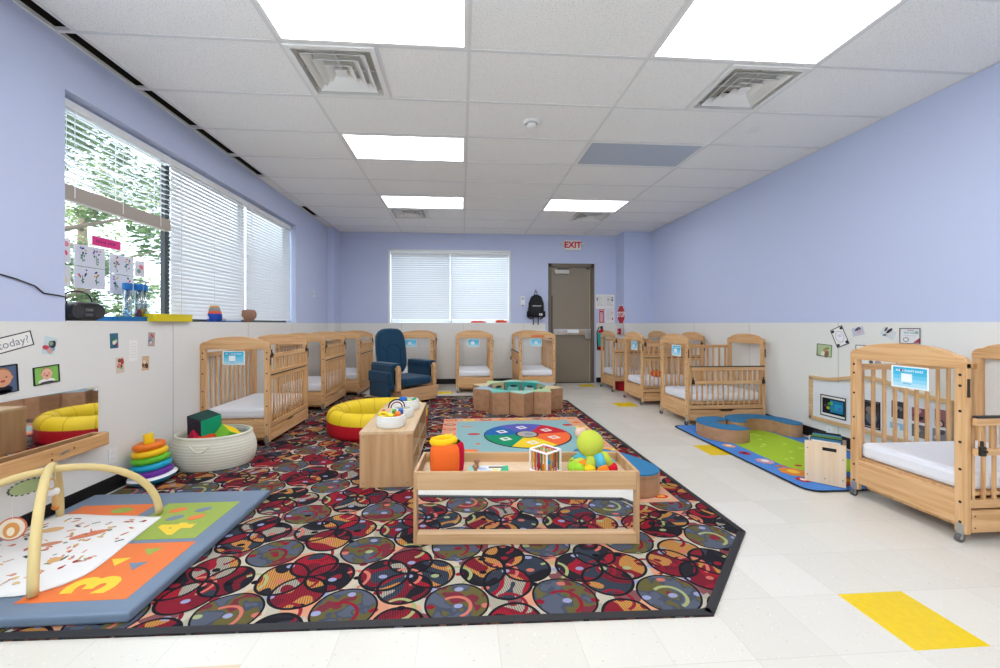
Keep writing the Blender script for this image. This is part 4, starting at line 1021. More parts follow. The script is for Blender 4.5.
# cotton mat: soft-edged sheet
A, B, C4, D = (-1.77, 2.48), (-1.68, 1.80), (-2.40, 1.79), (-2.42, 2.56)
m = MB(); m.use(M['gymmat']); nu = 24; vs = []
rnd = random.Random(5)
def gm(u, v):
    x = (1-u)*((1-v)*C4[0]+v*D[0])+u*((1-v)*B[0]+v*A[0]); y = (1-v)*((1-u)*C4[1]+u*B[1])+v*((1-u)*D[1]+u*A[1])
    bulge = .05*(1-(2*v-1)**2)*0
    # rounded front-right corner
    du = max(0, u-.72)/.28; dv = max(0, .28-v)/.28
    r = math.hypot(du, dv)
    k = 1/r if r > 1 else 1
    if r > 1: u2 = .72+.28*du*k; v2 = .28-.28*dv*k; return gm(u2-1e-6, v2+1e-6) if False else ((1-u2)*((1-v2)*C4[0]+v2*D[0])+u2*((1-v2)*B[0]+v2*A[0]), (1-v2)*((1-u2)*C4[1]+u2*B[1])+v2*((1-u2)*D[1]+u2*A[1]))
    return x, y
for lay in (0, 1):
    for i in range(nu+1):
        for j in range(nu+1):
            x, y = gm(i/nu, j/nu); e = min(i, nu-i, j, nu-j); z = mh+.003 if lay == 0 else mh+.006+.006*min(1, e/2)+.002*math.sin(x*23)*math.sin(y*19)
            vs.append((x, y, z))
n1 = (nu+1); fs = []
for i in range(nu):
    for j in range(nu):
        a = i*n1+j; fs.append((a, a+1, a+n1+1, a+n1)); b = n1*n1+a; fs.append((b, b+n1, b+n1+1, b+1))
for i in range(nu):
    for (p, q_) in ((i, i+1),): 
        fs.append((p*n1, q_*n1, n1*n1+q_*n1, n1*n1+p*n1)); fs.append((q_*n1+nu, p*n1+nu, n1*n1+p*n1+nu, n1*n1+q_*n1+nu)); fs.append((q_, p, n1*n1+p, n1*n1+q_)); fs.append((nu*n1+p, nu*n1+q_, n1*n1+nu*n1+q_, n1*n1+nu*n1+p))
m.add(vs, fs, True)
pr = ['#d98d5a', '#c9775a', '#e3b878', '#7f9a86', '#d99a8a', '#dcc28e', '#5d6d60', '#d9bfae', '#a9442c', '#e8a48a']
m.LH = .0012
def mz(x, y): return mh+.0135+.002*math.sin(x*23)*math.sin(y*19)
for i in range(120):
    u, v = rnd.uniform(.06, .93), rnd.uniform(.08, .93)
    if u > .8 and v < .25: continue
    x, y = gm(u, v); m.T = T(x, y, mz(x, y)-.0009) @ rotm('Z', rnd.uniform(0, 360)); c = C_(pr[rnd.randrange(10)], .9)
    kd = rnd.random()
    if kd < .5: m.disc(0, 0, rnd.uniform(.008, .022), rnd.uniform(.004, .008), c, 1, 10)
    elif kd < .75:
        for q in range(3): m.disc(.012*q, 0, .008, .003, c, 1, 8, rot=50); m.disc(.012*q, 0, .008, .003, c, 1, 8, rot=-50)
    else: m.disc(0, 0, .012, .011, c, 1, 12); m.disc(.012, .008, .008, .004, C_(pr[rnd.randrange(10)], .9), 2, 8)
for (x, y, a, b, c, r) in ((-2.0, 2.28, .075, .03, '#d98260', 35), (-2.12, 2.2, .05, .02, '#cf8f72', 20), (-1.95, 2.05, .03, .022, '#dcae72', 0), (-2.2, 2.0, .06, .02, '#d98d5a', -20), (-2.25, 2.35, .05, .03, '#e0b884', 10)):
    m.T = T(x, y, mz(x, y)-.0006); m.disc(0, 0, a, b, C_(c, .9), 1, 16, rot=r)
m.T = T(-1.86, 1.98, mz(-1.86, 1.98)-.0005) @ rotm('Z', 80); m.disc(0, 0, .012, .008, C_('#b3202c', .9), 1); m.disc(.015, 0, .006, .004, C_('#b3202c', .9), 1)
m.build('cotton_mat', gy_, world=True)
def arch(p, q, hgt, r, n=28, pw=1.0):
    o = []
    for k in range(n+1):
        a = PI*k/n; s_ = (1-math.cos(a))/2; o.append((p[0]+(q[0]-p[0])*s_, p[1]+(q[1]-p[1])*s_, mh+.012+hgt*math.sin(a)**pw))
    return o
a1 = arch((-1.785, 1.785), (-2.37, 2.52), .40, .02); a2 = arch((-1.815, 2.52), (-2.43, 1.83), .385, .02)
for pts in (a1, a2):
    m = MB(); m.use(M['gymtube']); m.tube(pts, .0185, 12); ar = m.build('padded_arch', gy_, world=True)
def hang(name, label, top_, z, draw):
    t = thing(name, label, 'hanging toy', (top_[0], top_[1], z)); m = MB(); m.use(M['cord']); m.seg((0, 0, 0), (0, 0, top_[2]-z-.018), .0012, n=6); m.build('string', t); draw(t)
def d_leaf(t):
    m = MB(); m.use(C_('#9aa878', .9)); m.T = frame((0, 0, -.03), (.3, .95, 0), (0, 0, 1)) ; m.prism([(.07*math.cos(2*PI*k/28), .032*math.sin(2*PI*k/28)) for k in range(28)], -.006, .006)
    m.use(C_('#4a5348', .9))
    for k in range(20): a = 2*PI*k/20; m.box(.072*math.cos(a)-.004, .034*math.sin(a)-.004, -.003, .072*math.cos(a)+.004, .034*math.sin(a)+.004, .003)
    m.build('fringed_disc', t)
def d_ring(t):
    m = MB(); m.use(C_('#d9b27c', .7)); m.T = frame((0, 0, -.025), (1, .3, 0), (0, 0, 1)); m.tube([(.018*math.cos(2*PI*k/20), .026*math.sin(2*PI*k/20), 0) for k in range(20)], .0045, 8, True); m.build('wooden_ring', t)
    m = MB(); m.use(C_('#f2f1ee', .9)); m.ball((0, 0, -.068), .022, 14, (1.8, .6, .75)); m.ball((.022, 0, -.06), .016, 12, (1.1, .6, 1)); m.ball((-.022, 0, -.062), .015, 12, (1.1, .6, 1)); m.build('cloud', t)
def d_fox(t):
    m = MB(); m.use(C_('#e2b57a', .9)); m.ball((0, 0, -.05), .022, 14, (.8, .5, 2.0)); m.use(C_('#d98748', .9)); m.ball((0, 0, -.085), .02, 14, (1, .6, .8)); m.use(C_('#6d7f9a', .9)); m.disc(0, 0, .001, .001, C_('#6d7f9a', .9)); m.build('fox_body', t)
def d_face(t):
    m = MB(); m.LH = .003; m.T = frame((0, 0, -.05), (.95, .3, 0), (0, .1, 1)); m.disc(0, 0, .055, .055, C_('#c9745a', .9), 1, 28); m.disc(0, 0, .048, .048, C_('#f0e4cf', .9), 2, 28); m.disc(0, -.005, .03, .036, C_('#e0a05e', .9), 3, 20); m.disc(0, -.01, .014, .02, C_('#f4e6c8', .9), 4, 16); m.build('round_face', t)
hang('hanging_leaf_toy', 'green fringed disc toy hanging from the back arch of the baby gym', a2[15], a2[15][2]-.03, d_leaf)
hang('hanging_ring_toy', 'wooden ring and white cloud toy hanging near the crossing of the gym arches', (a1[16][0], a1[16][1], a1[16][2]), a1[16][2]-.07, d_ring)
hang('hanging_fox_toy', 'cream and orange fox toy hanging lowest below the crossed arches', a1[19], a1[19][2]-.13, d_fox)
hang('hanging_face_toy', 'round cream face toy hanging at the left end of the gym, cut by the frame', a2[16], .25, d_face)

# ================================================================ STACKING RINGS
t = thing('ring_stacker', 'large rainbow stacking rings on a white and blue rocking base beside the rope basket', 'toy', (-2.335, 3.185, .008), math.radians(20))
tl = rotm('Y', -5)
m = MB(); m.use(C_('#1f7fa8', .3)); m.T = tl; m.lathe([(.0001, .0), (.10, .0), (.142, .022), (.152, .045)], 36); m.use(C_('#f0f2f4', .3)); m.lathe([(.152, .045), (.148, .056), (.12, .06), (.0001, .06)], 36); m.build('rocking_base', t)
cz = .080
for k, (c, R) in enumerate((('#6b2d9c', .104), ('#1ba3c8', .100), ('#5fb82a', .094), ('#f5c518', .086), ('#ef7a22', .075))):
    m = MB(); m.use(C_(c, .3)); m.T = tl @ T(0, 0, cz+k*.049); m.tube([(R*math.cos(2*PI*i/36), R*math.sin(2*PI*i/36), 0) for i in range(36)], .0255, 14, True); m.lathe([(R, -.02), (.03, -.02), (.03, .02), (R, .02)], 24); m.build('ring', t)
m = MB(); m.use(C_('#f7cf1c', .3)); m.T = tl; m.cyl(.034,   .06, .365, 24, .031); m.build('post', t, .004)

# ================================================================ ROPE BASKET WITH BLOCKS
rope_basket('large_rope_basket', 'big cream rope basket full of fabric blocks beside the nearest left crib', -2.125, 3.58, .315, .27, .008, .80, None, 'rope', 12, -PI/2+.12, 0, .014)
def fblock(label, x, y, z, s_, rx, ry, rz, faces, shape='cube'):
    m = MB(); m.T = T(x, y, z) @ rotm('Z', rz) @ rotm('X', rx) @ rotm('Y', ry)
    a = s_/2
    quads = [((1, 0, 0), faces[0]), ((-1, 0, 0), faces[1]), ((0, 1, 0), faces[2]), ((0, -1, 0), faces[3]), ((0, 0, 1), faces[4]), ((0, 0, -1), faces[5])]
    for n, c in quads:
        n = Vector(n); u = Vector((n.y, n.z, n.x)); w = n.cross(u); m.use(plain_c(c)); m.add([n*a-u*a-w*a, n*a+u*a-w*a, n*a+u*a+w*a, n*a-u*a+w*a], [(0, 1, 2, 3)])
    o = m.build('fabric_block', None); tag(o, label, 'block')
    b = o.modifiers.new('weld', 'WELD'); b = o.modifiers.new('bevel', 'BEVEL'); b.width = .008; b.segments = 2
    return o
def plain_c(c): return C_(c, .85)
fblock('big black, purple and green fabric block on top of the rope basket pile', -2.17, 3.52, 0.35, .175, 8, 10, -25, ['#12a476', '#3a2a40', '#1d8f66', '#2f2a38', '#1b3f38', '#1b1b22'])
fblock('crimson fabric block at the front left of the rope basket', -2.185, 3.455, 0.235, .12, 35, 20, 40, ['#c3163f', '#b0123a', '#c3163f', '#cf1c48', '#c3163f', '#c3163f'])
fblock('orange-red fabric block in the middle of the rope basket', -2.11, 3.44, 0.215, .12, 10, 5, 15, ['#d8451f']*6)
fblock('yellow and green fabric block at the right of the rope basket', -1.985, 3.52, 0.245, .14, 20, 30, 55, ['#f0cb1e', '#7cc23c', '#f0cb1e', '#7cc23c', '#f0cb1e', '#7cc23c'])
fblock('blue fabric block low at the back of the rope basket', -1.97, 3.68, 0.13, .13, 0, 5, 30, ['#2b6fb5']*6)

# ================================================================ BOOK BOX
ang = math.radians(-46)
bb = thing('book_box', 'pale plywood box of picture books with a cut-out handle by the nearest right crib', 'book box', (2.685, 2.775, .013), ang)
bw, bd, bh = .235, .42, .305
def bpnl(x0, y0, z0, x1, y1, z1, nm): return mbx(M['pale'], (x0, y0, z0, x1, y1, z1)).build(nm, bb, .002)
m = MB(); m.use(M['pale']); m.T = Matrix(((1, 0, 0, 0), (0, 0, -1, .012), (0, 1, 0, 0), (0, 0, 0, 1)))
hx0, hx1, hz0, hz1 = -.015, .065, .245, .272
o_ = [(-bw/2, 0), (bw/2, 0), (bw/2, bh-.02), (bw/2-.03, bh), (-bw/2+.02, bh), (-bw/2, bh-.02)]
# panel with handle hole: four strips
for a in ((-bw/2, 0, bw/2, hz0), (-bw/2, hz1, bw/2, bh), (-bw/2, hz0, hx0, hz1), (hx1, hz0, bw/2, hz1)): m.box(a[0], a[1], 0, a[2], a[3], .012)
m.build('front_panel', bb); bpnl(-bw/2, bd-.012, 0, bw/2, bd, bh-.05, 'back_panel')
for x in (-bw/2, bw/2-.012): bpnl(x, .012, 0, x+.012, bd-.012, bh-.09, 'side_panel')
bpnl(-bw/2+.012, .012, 0, bw/2-.012, bd-.012, .012, 'bottom_panel')
m = MB(); m.use(M['darkmetal'])
for x, z in ((-.1, .05), (-.1, .25), (.1, .05), (.1, .2), (0, .04)): m.T = T(x, 0, z) @ rotm('X', 90); m.cyl(.004, -.0005, .0015, 8)
m.build('screw', bb)
bcols = ['#1d1d22', '#c8322c', '#e8e4da', '#2c6f8c', '#b7322f', '#f0e6d0', '#2a2a30', '#5d8f4a', '#e9d9c9', '#8c2233', '#3a86b8', '#222226']
mwb = Matrix.Translation(bb.location) @ bb.rotation_euler.to_matrix().to_4x4()
for k, c in enumerate(bcols):
    y = .03+.03*k; lean = 6 if k % 2 else 9; h_ = .255+.012*((k*5) % 4)
    m = MB(); m.use(C_(c, .4)); m.T = mwb @ T(0, y, .013) @ rotm('X', lean*-1); w_ = .19-.01*(k % 3)
    m.box(-w_/2, 0, 0, w_/2, .003, h_); m.box(-w_/2, .012, 0, w_/2, .015, h_); m.box(-w_/2, 0, 0, -w_/2+.003, .015, h_); m.use(C_('#efeade', .8)); m.box(-w_/2+.003, .003, .004, w_/2-.004, .012, h_-.004)
    names = ['black', 'red', 'cream', 'teal', 'brick red', 'ivory', 'charcoal', 'green', 'beige', 'maroon', 'blue', 'dark grey']
    tag(m.build('picture_book'), '%s picture book standing in the plywood book box' % names[k], 'book', 'picture books in the plywood box')

# ================================================================ LEFT WALL: MIRROR, PICTURES
mw = thing('wall_mirror', 'low wall mirror with a pine pull-up rail beneath it on the left wall', 'mirror', (XL+.006, 2.24, .38))
mm = MB(); mm.use(M['mirror']); mm.T = T(XL+.008, 1.64, 0) @ rotm('Z', -1.3); mm.box(0, 0, .44, .004, 1.25, .775); mm.build('mirror_panel', mw, world=True)
mm = MB(); mm.use(M['cribx']); mm.use(wood('rail_pine', '#d9ab76', '#c4935f', 'y'))
mm.box(XL+.075, 1.64, .375, XL+.095, 2.91, .46); mm.box(XL+.008, 1.67, .376, XL+.0745, 2.879, .393); mm.box(XL+.008, 2.88, .376, XL+.0745, 2.909, .459); mm.box(XL+.008, 1.641, .376, XL+.0745, 1.669, .459)
mm.build('rail', mw, .004, world=True)
mm = MB(); mm.use(C_('#d9dadb', .3)); mm.T = T(XL+.042, 2.87, .758) @ rotm('Y', 90); mm.cyl(.011, 0, .005, 16); mm.build('mirror_clip', mw, world=True)
mm = MB(); mm.use(M['darkmetal']); mm.T = frame((XL+.0955, 2.60, .415), (0, 1, 0), (0, 0, 1)); mm.rect(-.03, -.006, .03, .008, M['metal'], 1, rot=12); mm.disc(-.075, .015, .004, .004, M['darkmetal'], 1, 8); mm.disc(-.075, -.02, .006, .006, M['darkmetal'], 1, 8); mm.disc(.06, .01, .006, .006, M['darkmetal'], 1, 8); mm.build('rail_bracket', mw, world=True)

def card(name, label, cat, fr, w, h, draw, rot=0, group=None, thick=.0015, base='#f4f3ef'):
    m = MB(); m.T = fr @ rotm('Z', rot); m.use(C_(base)); m.box(-w/2, -h/2, 0, w/2, h/2, thick); m.T = m.T @ T(0, 0, thick); draw(m, w, h)
    return tag(m.build(name), label, cat, group)
fL = lambda y, z: frame((XL+.0062, y*KL, 1.2+(z-1.2)*KL), (0, 1, 0), (0, 0, 1))
fR = lambda y, z: frame((XR-.0062, y-.0, z+.005), (0, -1, 0), (0, 0, 1))
fB = lambda x, z, d=.0: frame((x, YB-.0005-d, z), (1, 0, 0), (0, 0, 1))
def border(m, w, h, c, t_=.006, l=1):
    m.rect(-w/2, -h/2, w/2, -h/2+t_, C_(c), l); m.rect(-w/2, h/2-t_, w/2, h/2, C_(c), l); m.rect(-w/2, -h/2, -w/2+t_, h/2, C_(c), l); m.rect(w/2-t_, -h/2, w/2, h/2, C_(c), l)
def d_banner(m, w, h): border(m, w, h, '#2a2a2c', .006); m.text('today?', w/2-.02, -.002, .062, C_('#8c8f98'), 1, 0, 0, 'RIGHT')
card('word_strip', 'white strip with black edge and handwritten today? on the left wall, tilted', 'sign', fL(2.27, 1.075), .40, .088, d_banner, 14)
def babyface(m, w, h, bgc, shirt, skin='#e6b394', hair='#b98a62', big=1.0, dx=0, dy=0):
    m.rect(-w/2+.005, -h/2+.005, w/2-.005, h/2-.005, C_(bgc), 1)
    r = h*.26*big; m.disc(dx, -h/2+.005+h*.10, w*.28*big, h*.16, C_(shirt), 2)
    m.rect(dx-w*.22*big, -h/2+.005, dx+w*.22*big, -h/2+h*.13, C_(shirt), 2)
    m.disc(dx, dy+h*.08, r*1.02, r*1.12, C_(hair), 3); m.disc(dx, dy+h*.05, r*.96, r*1.04, C_(skin), 4)
    for s_ in (-1, 1): m.disc(dx+s_*r*.38, dy+h*.08, r*.09, r*.09, C_('#3a2a28'), 5, 10); m.disc(dx+s_*r*.5, dy+h*.0, r*.18, r*.12, C_('#e29c84'), 5, 10); m.disc(dx+s_*r*.98, dy+h*.05, r*.14, r*.2, C_(skin), 3, 10)
    m.disc(dx, dy+h*.02, r*.1, r*.08, C_('#d89a7e'), 5, 10); m.disc(dx, dy-h*.055, r*.26, r*.14, C_('#b8484a'), 5, 12)
card('baby_photo', 'framed photo of a baby in dark blue at the left edge of the frame', 'photo', fL(2.31, .90), .15, .155, lambda m, w, h: (border(m, w, h, '#1c1c1e', .006, 8), babyface(m, w, h, '#5a6a8a', '#1a2030', '#dca07c', '#a87a52', 1.15, 0, .0)), 3, base='#222224')
card('baby_photo', 'black framed photo of a smiling baby in white on green, above the wall mirror', 'photo', fL(2.538, .898), .15, .108, lambda m, w, h: (border(m, w, h, '#1c1c1e', .005, 8), babyface(m, w, h, '#8cc860', '#f2f0f0', '#e8b89e', '#b08a6a', 1.15)), 3, base='#222224')
def d_snap(cs):
    def f(m, w, h):
        rn = random.Random(cs[0]); m.rect(-w/2+.003, -h/2+.003, w/2-.003, h/2-.003, C_(cs[0]), 1)
        for i, c in enumerate(cs[1:]): m.disc(rn.uniform(-w*.25, w*.25), rn.uniform(-h*.3, h*.3), w*rn.uniform(.12, .26), h*rn.uniform(.1, .22), C_(c), 2+i, 12, rot=rn.uniform(0, 90))
    return f
card('snapshot', 'tilted colourful snapshot of two children to the right of the word strip', 'photo', fL(2.556, 1.07), .085, .115, d_snap(['#cfe2e4', '#7fb6c0', '#4a3230', '#c8485a', '#d8a0a0', '#2c3a5c', '#8aa884']), -14)
for lab, y, z, w, h, cs, r in (('small snapshot in blue and green tones, upper left of the group of five', 2.999, 1.081, .075, .115, ['#3f6f86', '#c8d8c8', '#2f7d6c', '#c8485a', '#3a4a78', '#f0e8d8'], 2),
    ('small snapshot with grey and blue figure, upper right of the group of five', 3.34, 1.078, .078, .12, ['#b8a8a0', '#5c7890', '#e0d8d0', '#c8586a', '#8a94a0'], -3),
    ('small snapshot in red and cream, lower left of the group of five', 3.049, .903, .078, .125, ['#e2cfc0', '#b8402c', '#6a5a4a', '#8ac88a', '#2c2a4a', '#e88a7a'], 4),
    ('small brown-toned snapshot, lower right of the group of five', 3.28, .895, .078, .12, ['#d8b894', '#7a4a2c', '#b88a5c', '#4a3428', '#e8d8c8'], -2)):
    card('snapshot', lab, 'photo', fL(y, z), w, h, d_snap(cs), r)
card('caption_card', 'faint white caption card in the middle of the group of five', 'card', fL(3.165, 1.0), .075, .16, lambda m, w, h: [m.rect(-.03, .05-.02*k, .028, .053-.02*k, C_('#cfcfcc'), 1) for k in range(6)], 0)
# outlet, switches
m = MB(); m.use(M['white']); m.T = fL(6.80, 1.70); m.box(-.03, -.06, 0, .03, .06, .008); m.use(C_('#dcdcdc')); m.box(-.008, -.02, .008, .008, .02, .014); tag(m.build('light_switch', bevel=.002), 'white switch plate on the lilac left wall beyond the window', 'switch')
m = MB(); m.use(M['white']); m.T = fL(2.985, .27) ; m.box(-.035, -.055, 0, .035, .055, .006); m.use(M['ventshade']); m.box(-.012, .012, .006, -.006, .028, .007); m.box(.006, .012, .006, .012, .028, .007); m.box(-.012, -.028, .006, -.006, -.012, .007); m.box(.006, -.028, .006, .012, -.012, .007); tag(m.build('wall_outlet', bevel=.002), 'white outlet plate low on the left wall behind the baby gym', 'outlet')
m = MB(); m.use(M['white']); m.T = fR(3.78, .115); m.box(-.03, -.035, 0, .03, .045, .006); m.use(M['ventshade']); m.box(-.01, 0, .006, .01, .02, .007); tag(m.build('wall_outlet', bevel=.002), 'white outlet plate above the black base by the right wall, beside the curved bench', 'outlet')

# power cord
m = MB(); m.use(M['black']); cz_ = [(1.7, 1.60), (2.0, 1.52), (2.31, 1.478), (2.42, 1.455), (2.52, 1.425), (2.57, 1.385), (2.66, 1.378), (2.74, 1.37)]
m.tube([(XL+.006, y, z) for y, z in cz_[:-1]]+[(XL+.006, 2.70, 1.372), (XL-.03, 2.74, 1.36), (XL-.06, 2.79, 1.30)], .004, 8); tag(m.build('power_cord', base=False), 'black cord sagging along the lilac wall to the stereo on the sill', 'cord')

# ================================================================ WINDOW SILL THINGS
SX = XL-.075; SZ = WS+.007
st = thing('portable_stereo', 'black portable stereo with carry handle at the near end of the window sill', 'stereo', (SX, 2.88, SZ), 0)
m = MB(); m.use(plain('stereo_black', '#1d1d20', .3, .5)); 
pts = [(math.copysign(abs(math.cos(a))**.6, math.cos(a))*.125, .065+math.copysign(abs(math.sin(a))**.7, math.sin(a))*.062) for a in [2*PI*k/28 for k in range(28)]]
m.T = Matrix(((0, 0, 1, -.06), (1, 0, 0, 0), (0, 1, 0, 0), (0, 0, 0, 1))); m.prism(pts, 0, .125, False); m.build('case', st, .012)
for y in (-.075, .075):
    m = MB(); m.use(C_('#3a3a3e')); m.T = T(.066, y, .06) @ rotm('Y', 90); m.lathe([(.0001, .0), (.03, .004), (.04, 0), (.044, .004), (.046, 0)], 24); m.build('speaker_grille', st)
m = MB(); m.use(C_('#55585e')); m.box(.064, -.028, .03, .068, .028, .05); m.box(.064, -.028, .06, .068, .028, .085); m.use(M['chrome']); m.box(.068, -.02, .066, .069, .02, .078); m.build('control_panel', st)
m = MB(); m.use(plain('stereo_black2', '#232326', .35)); m.tube([(-.01, -.11+.22*(1-math.cos(PI*k/16))/2, .09+.11*math.sin(PI*k/16)**.6) for k in range(17)], .006, 8); m.build('carry_handle', st)
t = thing('blue_tray', 'shallow blue tray on the window sill holding the clear tubes', 'tray', (SX, 3.29, SZ))
def tray(t, w, d, h, mt):
    m = MB(); m.use(mt); o_ = rr(-d/2, -w/2, d/2, w/2, .02); i_ = rr(-d/2+.006, -w/2+.006, d/2-.006, w/2-.006, .018); m.ringprism(o_, i_, 0, h); m.prism(i_, 0, .005); m.build('tray_body', t)
    m = MB(); m.use(mt); o2 = rr(-d/2-.005, -w/2-.005, d/2+.005, w/2+.005, .024); m.ringprism(o2, o_, h-.008, h); m.build('rim', t)
tray(t, .42, .13, .035, C_('#1f6fae', .35))
t = thing('yellow_tray', 'yellow plastic tray sticking out over the sill edge below the middle blind', 'tray', (XL-.03, 3.61, SZ)); tray(t, .46, .16, .062, C_('#e2cf1a', .35))
clear2 = glassy('clear_plastic', (.80, .86, .88, 1), .25)
for k, (y, x, lab, cc) in enumerate(((3.285, SX-.01, 'clear sensory tube with blue cap, left of the three', ['#dfe6ea']), (3.355, SX+.02, 'clear sensory tube with blue cap and red beads, middle of the three', ['#c81f3a', '#e8642a', '#c81f3a', '#e0304a']), (3.425, SX, 'clear sensory tube with blue cap and purple and green beads, right of the three', ['#6a5aa0', '#2f8f7a', '#4a6ab0', '#7a6aa8', '#2c4a6a', '#7a5a9a']))):
    t = thing('sensory_tube', lab, 'bottle', (x, y, SZ+.006), 0)
    m = MB(); m.use(clear2); m.lathe([(.0001, 0), (.029, 0), (.029, .245), (.027, .245), (.027, .003), (.0001, .003)], 24); m.build('tube', t)
    m = MB(); m.use(C_('#1668ae', .35)); m.lathe([(.031, .24), (.032, .285), (.030, .29), (.0001, .29)], 24); m.lathe([(.0001, .247), (.031, .24)], 24); m.build('cap', t)
    m = MB(); rn = random.Random(k)
    for i in range(len(cc)*3 if k else 5): m.use(C_(cc[i % len(cc)], .4)); a = rn.uniform(0, 6.28); m.ball((.016*math.cos(a), .016*math.sin(a), .014+.0065*i), .0125, 10)
    m.build('beads', t)
t = thing('toy_drum', 'blue toy with orange band and grey domed top on the sill under the middle blind', 'toy', (XL-.05, 4.32, SZ))
m = MB(); m.use(C_('#1f47a8', .4)); m.lathe([(.0001, 0), (.062, 0), (.07, .04), (.066, .085)], 28); m.use(C_('#d8502a', .4)); m.lathe([(.066, .085), (.058, .11)], 28); m.build('body', t)
m = MB(); m.use(C_('#8a8580', .5)); m.lathe([(.056, .11), (.046, .15), (.0001, .155)], 24); m.use(C_('#d8983a', .4)); m.lathe([(.044, .148), (.04, .165), (.0001, .168)], 20); m.build('domed_top', t)
m = MB(); m.use(C_('#9a7360', .7)); m.T = T(XL-.05, 4.97, SZ+.09) @ rotm('X', 0) @ Matrix.Scale(1.2, 4)
m.lathe([(.075*math.cos(a), .075*math.sin(a)*.98) for a in [-PI/2+.05+(PI*.72)*k/14 for k in range(15)]]+[(.068*math.cos(a), .068*math.sin(a)) for a in [-PI/2+.05+(PI*.72)*(14-k)/14 for k in range(15)]], 24, True, math.radians(-150), math.radians(150))
tag(m.build('coconut_shell'), 'brown broken-open shell on the sill before the far blind', 'shell')
t = thing('toy_car', 'small clear and blue plastic toy between the blue toy and brown shell on the sill', 'toy', (XL-.06, 4.64, SZ))
m = MB(); m.use(C_('#dfe6ec', .3)); m.box(-.03, -.15, .012, .03, .15, .04); m.build('body', t, .008); m = MB(); m.use(C_('#2b62a0', .4)); m.box(-.032, -.16, .0, .032, .17, .014); m.build('base', t, .003)
for (x, w, lab) in ((.33, .30, 'long orange-red toy strip lying on the back window sill, left one'), (.79, .22, 'orange-red toy block lying on the back window sill, right one')):
    m = MB(); m.use(C_('#e8552c', .4)); m.T = T(x, YB+.03, WS+.008); m.box(-w/2, -.03, 0, w/2, .03, .025 if w > .25 else .05); m.box(-w/2+.03, -.02, .02, w/2-.05, .02, .035 if w > .25 else .06); tag(m.build('sill_toy', bevel=.004), lab, 'toy')
# papers on the glass
fG = lambda y, z: frame((gx+.0045, y, z), (0, 1, 0), (0, 0, 1))
card('window_title_sign', 'hot pink title sign taped to the window above the flower papers', 'sign', fG(3.20, 1.81), .25, .075, lambda m, w, h: (m.rect(-w/2+.006, -h/2+.006, w/2-.006, h/2-.006, C_('#e23a8c'), 1), strokes(m, -.09, -.008, .018, '#8a1f55', (.05, .03, .06), 2)), 0)
def d_flower(seed):
    def f(m, w, h):
        rn = random.Random(seed)
        for q in (-.25, .2):
            cx = q*w; m.rect(cx-.002, -h*.3, cx+.002, h*.1, C_('#3f7d5a'), 1); 
            for i in range(5): m.disc(cx+rn.uniform(-.02, .02), rn.uniform(-h*.35, h*.1), .009, .005, C_('#3f7d6a'), 2, 8, rot=rn.uniform(0, 180))
            for i in range(6): m.disc(cx+rn.uniform(-.03, .03), rn.uniform(0, h*.38), .007, .007, C_(rn.choice(['#3a4a9a', '#c8385a', '#2c2a4a', '#d8a83a', '#5a5ab0'])), 3, 8)
    return f
for k, (y, z, lab) in enumerate(((3.065, 1.685, 'upper left white paper with painted flowers taped to the window'), (3.335, 1.665, 'upper right white paper with painted flowers taped to the window'), (3.065, 1.53, 'lower left white paper with painted flowers taped to the window'), (3.335, 1.51, 'lower right white paper with painted flowers taped to the window'))):
    card('flower_painting', lab, 'painting', fG(y, z),   .24 if k % 2 == 0 else .22, .15, d_flower(k), 0, base='#d9dbe8')
card('flower_painting', 'narrow paper with pink painting nearest the wall edge, upper one on the window', 'painting', fG(2.87, 1.70), .10, .16, d_snap(['#dfe0ea', '#e88a9a', '#d84a6a', '#f0c8c8']), 0)
card('flower_painting', 'narrow paper with pale yellow painting nearest the wall edge, lower one on the window', 'painting', fG(2.87, 1.53), .10, .14, d_snap(['#dfe0e4', '#e8dca0', '#d8b0a0', '#c8d0c8']), 0)
card('flower_painting', 'small pink painting at the right end of the window papers', 'painting', fG(3.51, 1.66), .10, .13, d_snap(['#d9dbe8', '#e8a0b0', '#d87a8a', '#7a9a8a']), 0)

# ================================================================ RIGHT WALL
fw = thing('picture_frame_panel', 'long low pine-framed white panel with wavy top on the right wall, pictures inside', 'frame', (XR-.006, 3.4, .19))
m = MB(); m.use(wood('frame_pine', '#dfbf94', '#cda675', 'y')); y0, y1 = 2.76, 4.0
def wave(u): return .655+.07*math.sin(PI*min(1, max(0, (u-.12)/.76)))**2*1.0-.08*max(0, u-.6)
n = 30; vs = []
for k in range(n+1):
    u = k/n; y = y1-(y1-y0)*u; zt = wave(u)
    for x in (XR-.03, XR-.006): vs += [(x, y, zt-.035), (x, y, zt)]
fs = [];
for k in range(n):
    a = 4*k; b = a+4; fs += [(a, a+1, b+1, b), (a+2, b+2, b+3, a+3), (a+1, a+3, b+3, b+1), (a, b, b+2, a+2)]
fs += [(0, 2, 3, 1), (4*n, 4*n+1, 4*n+3, 4*n+2)]
m.add(vs, fs); m.box(XR-.03, y1-.035, .20, XR-.006, y1, .645); m.box(XR-.03, y0, .20, XR-.006, y0+.035, .60); m.box(XR-.03, y0, .195, XR-.006, y1, .235)
m.build('frame', fw, .003, world=True)
m = MB(); m.use(C_('#e9ecf2', .15)); m.box(XR-.012, y0+.02, .215, XR-.008, y1-.02, .62); m.build('white_panel', fw, world=True)
fP = lambda y, z: frame((XR-.0125, y, z), (0, -1, 0), (0, 0, 1))
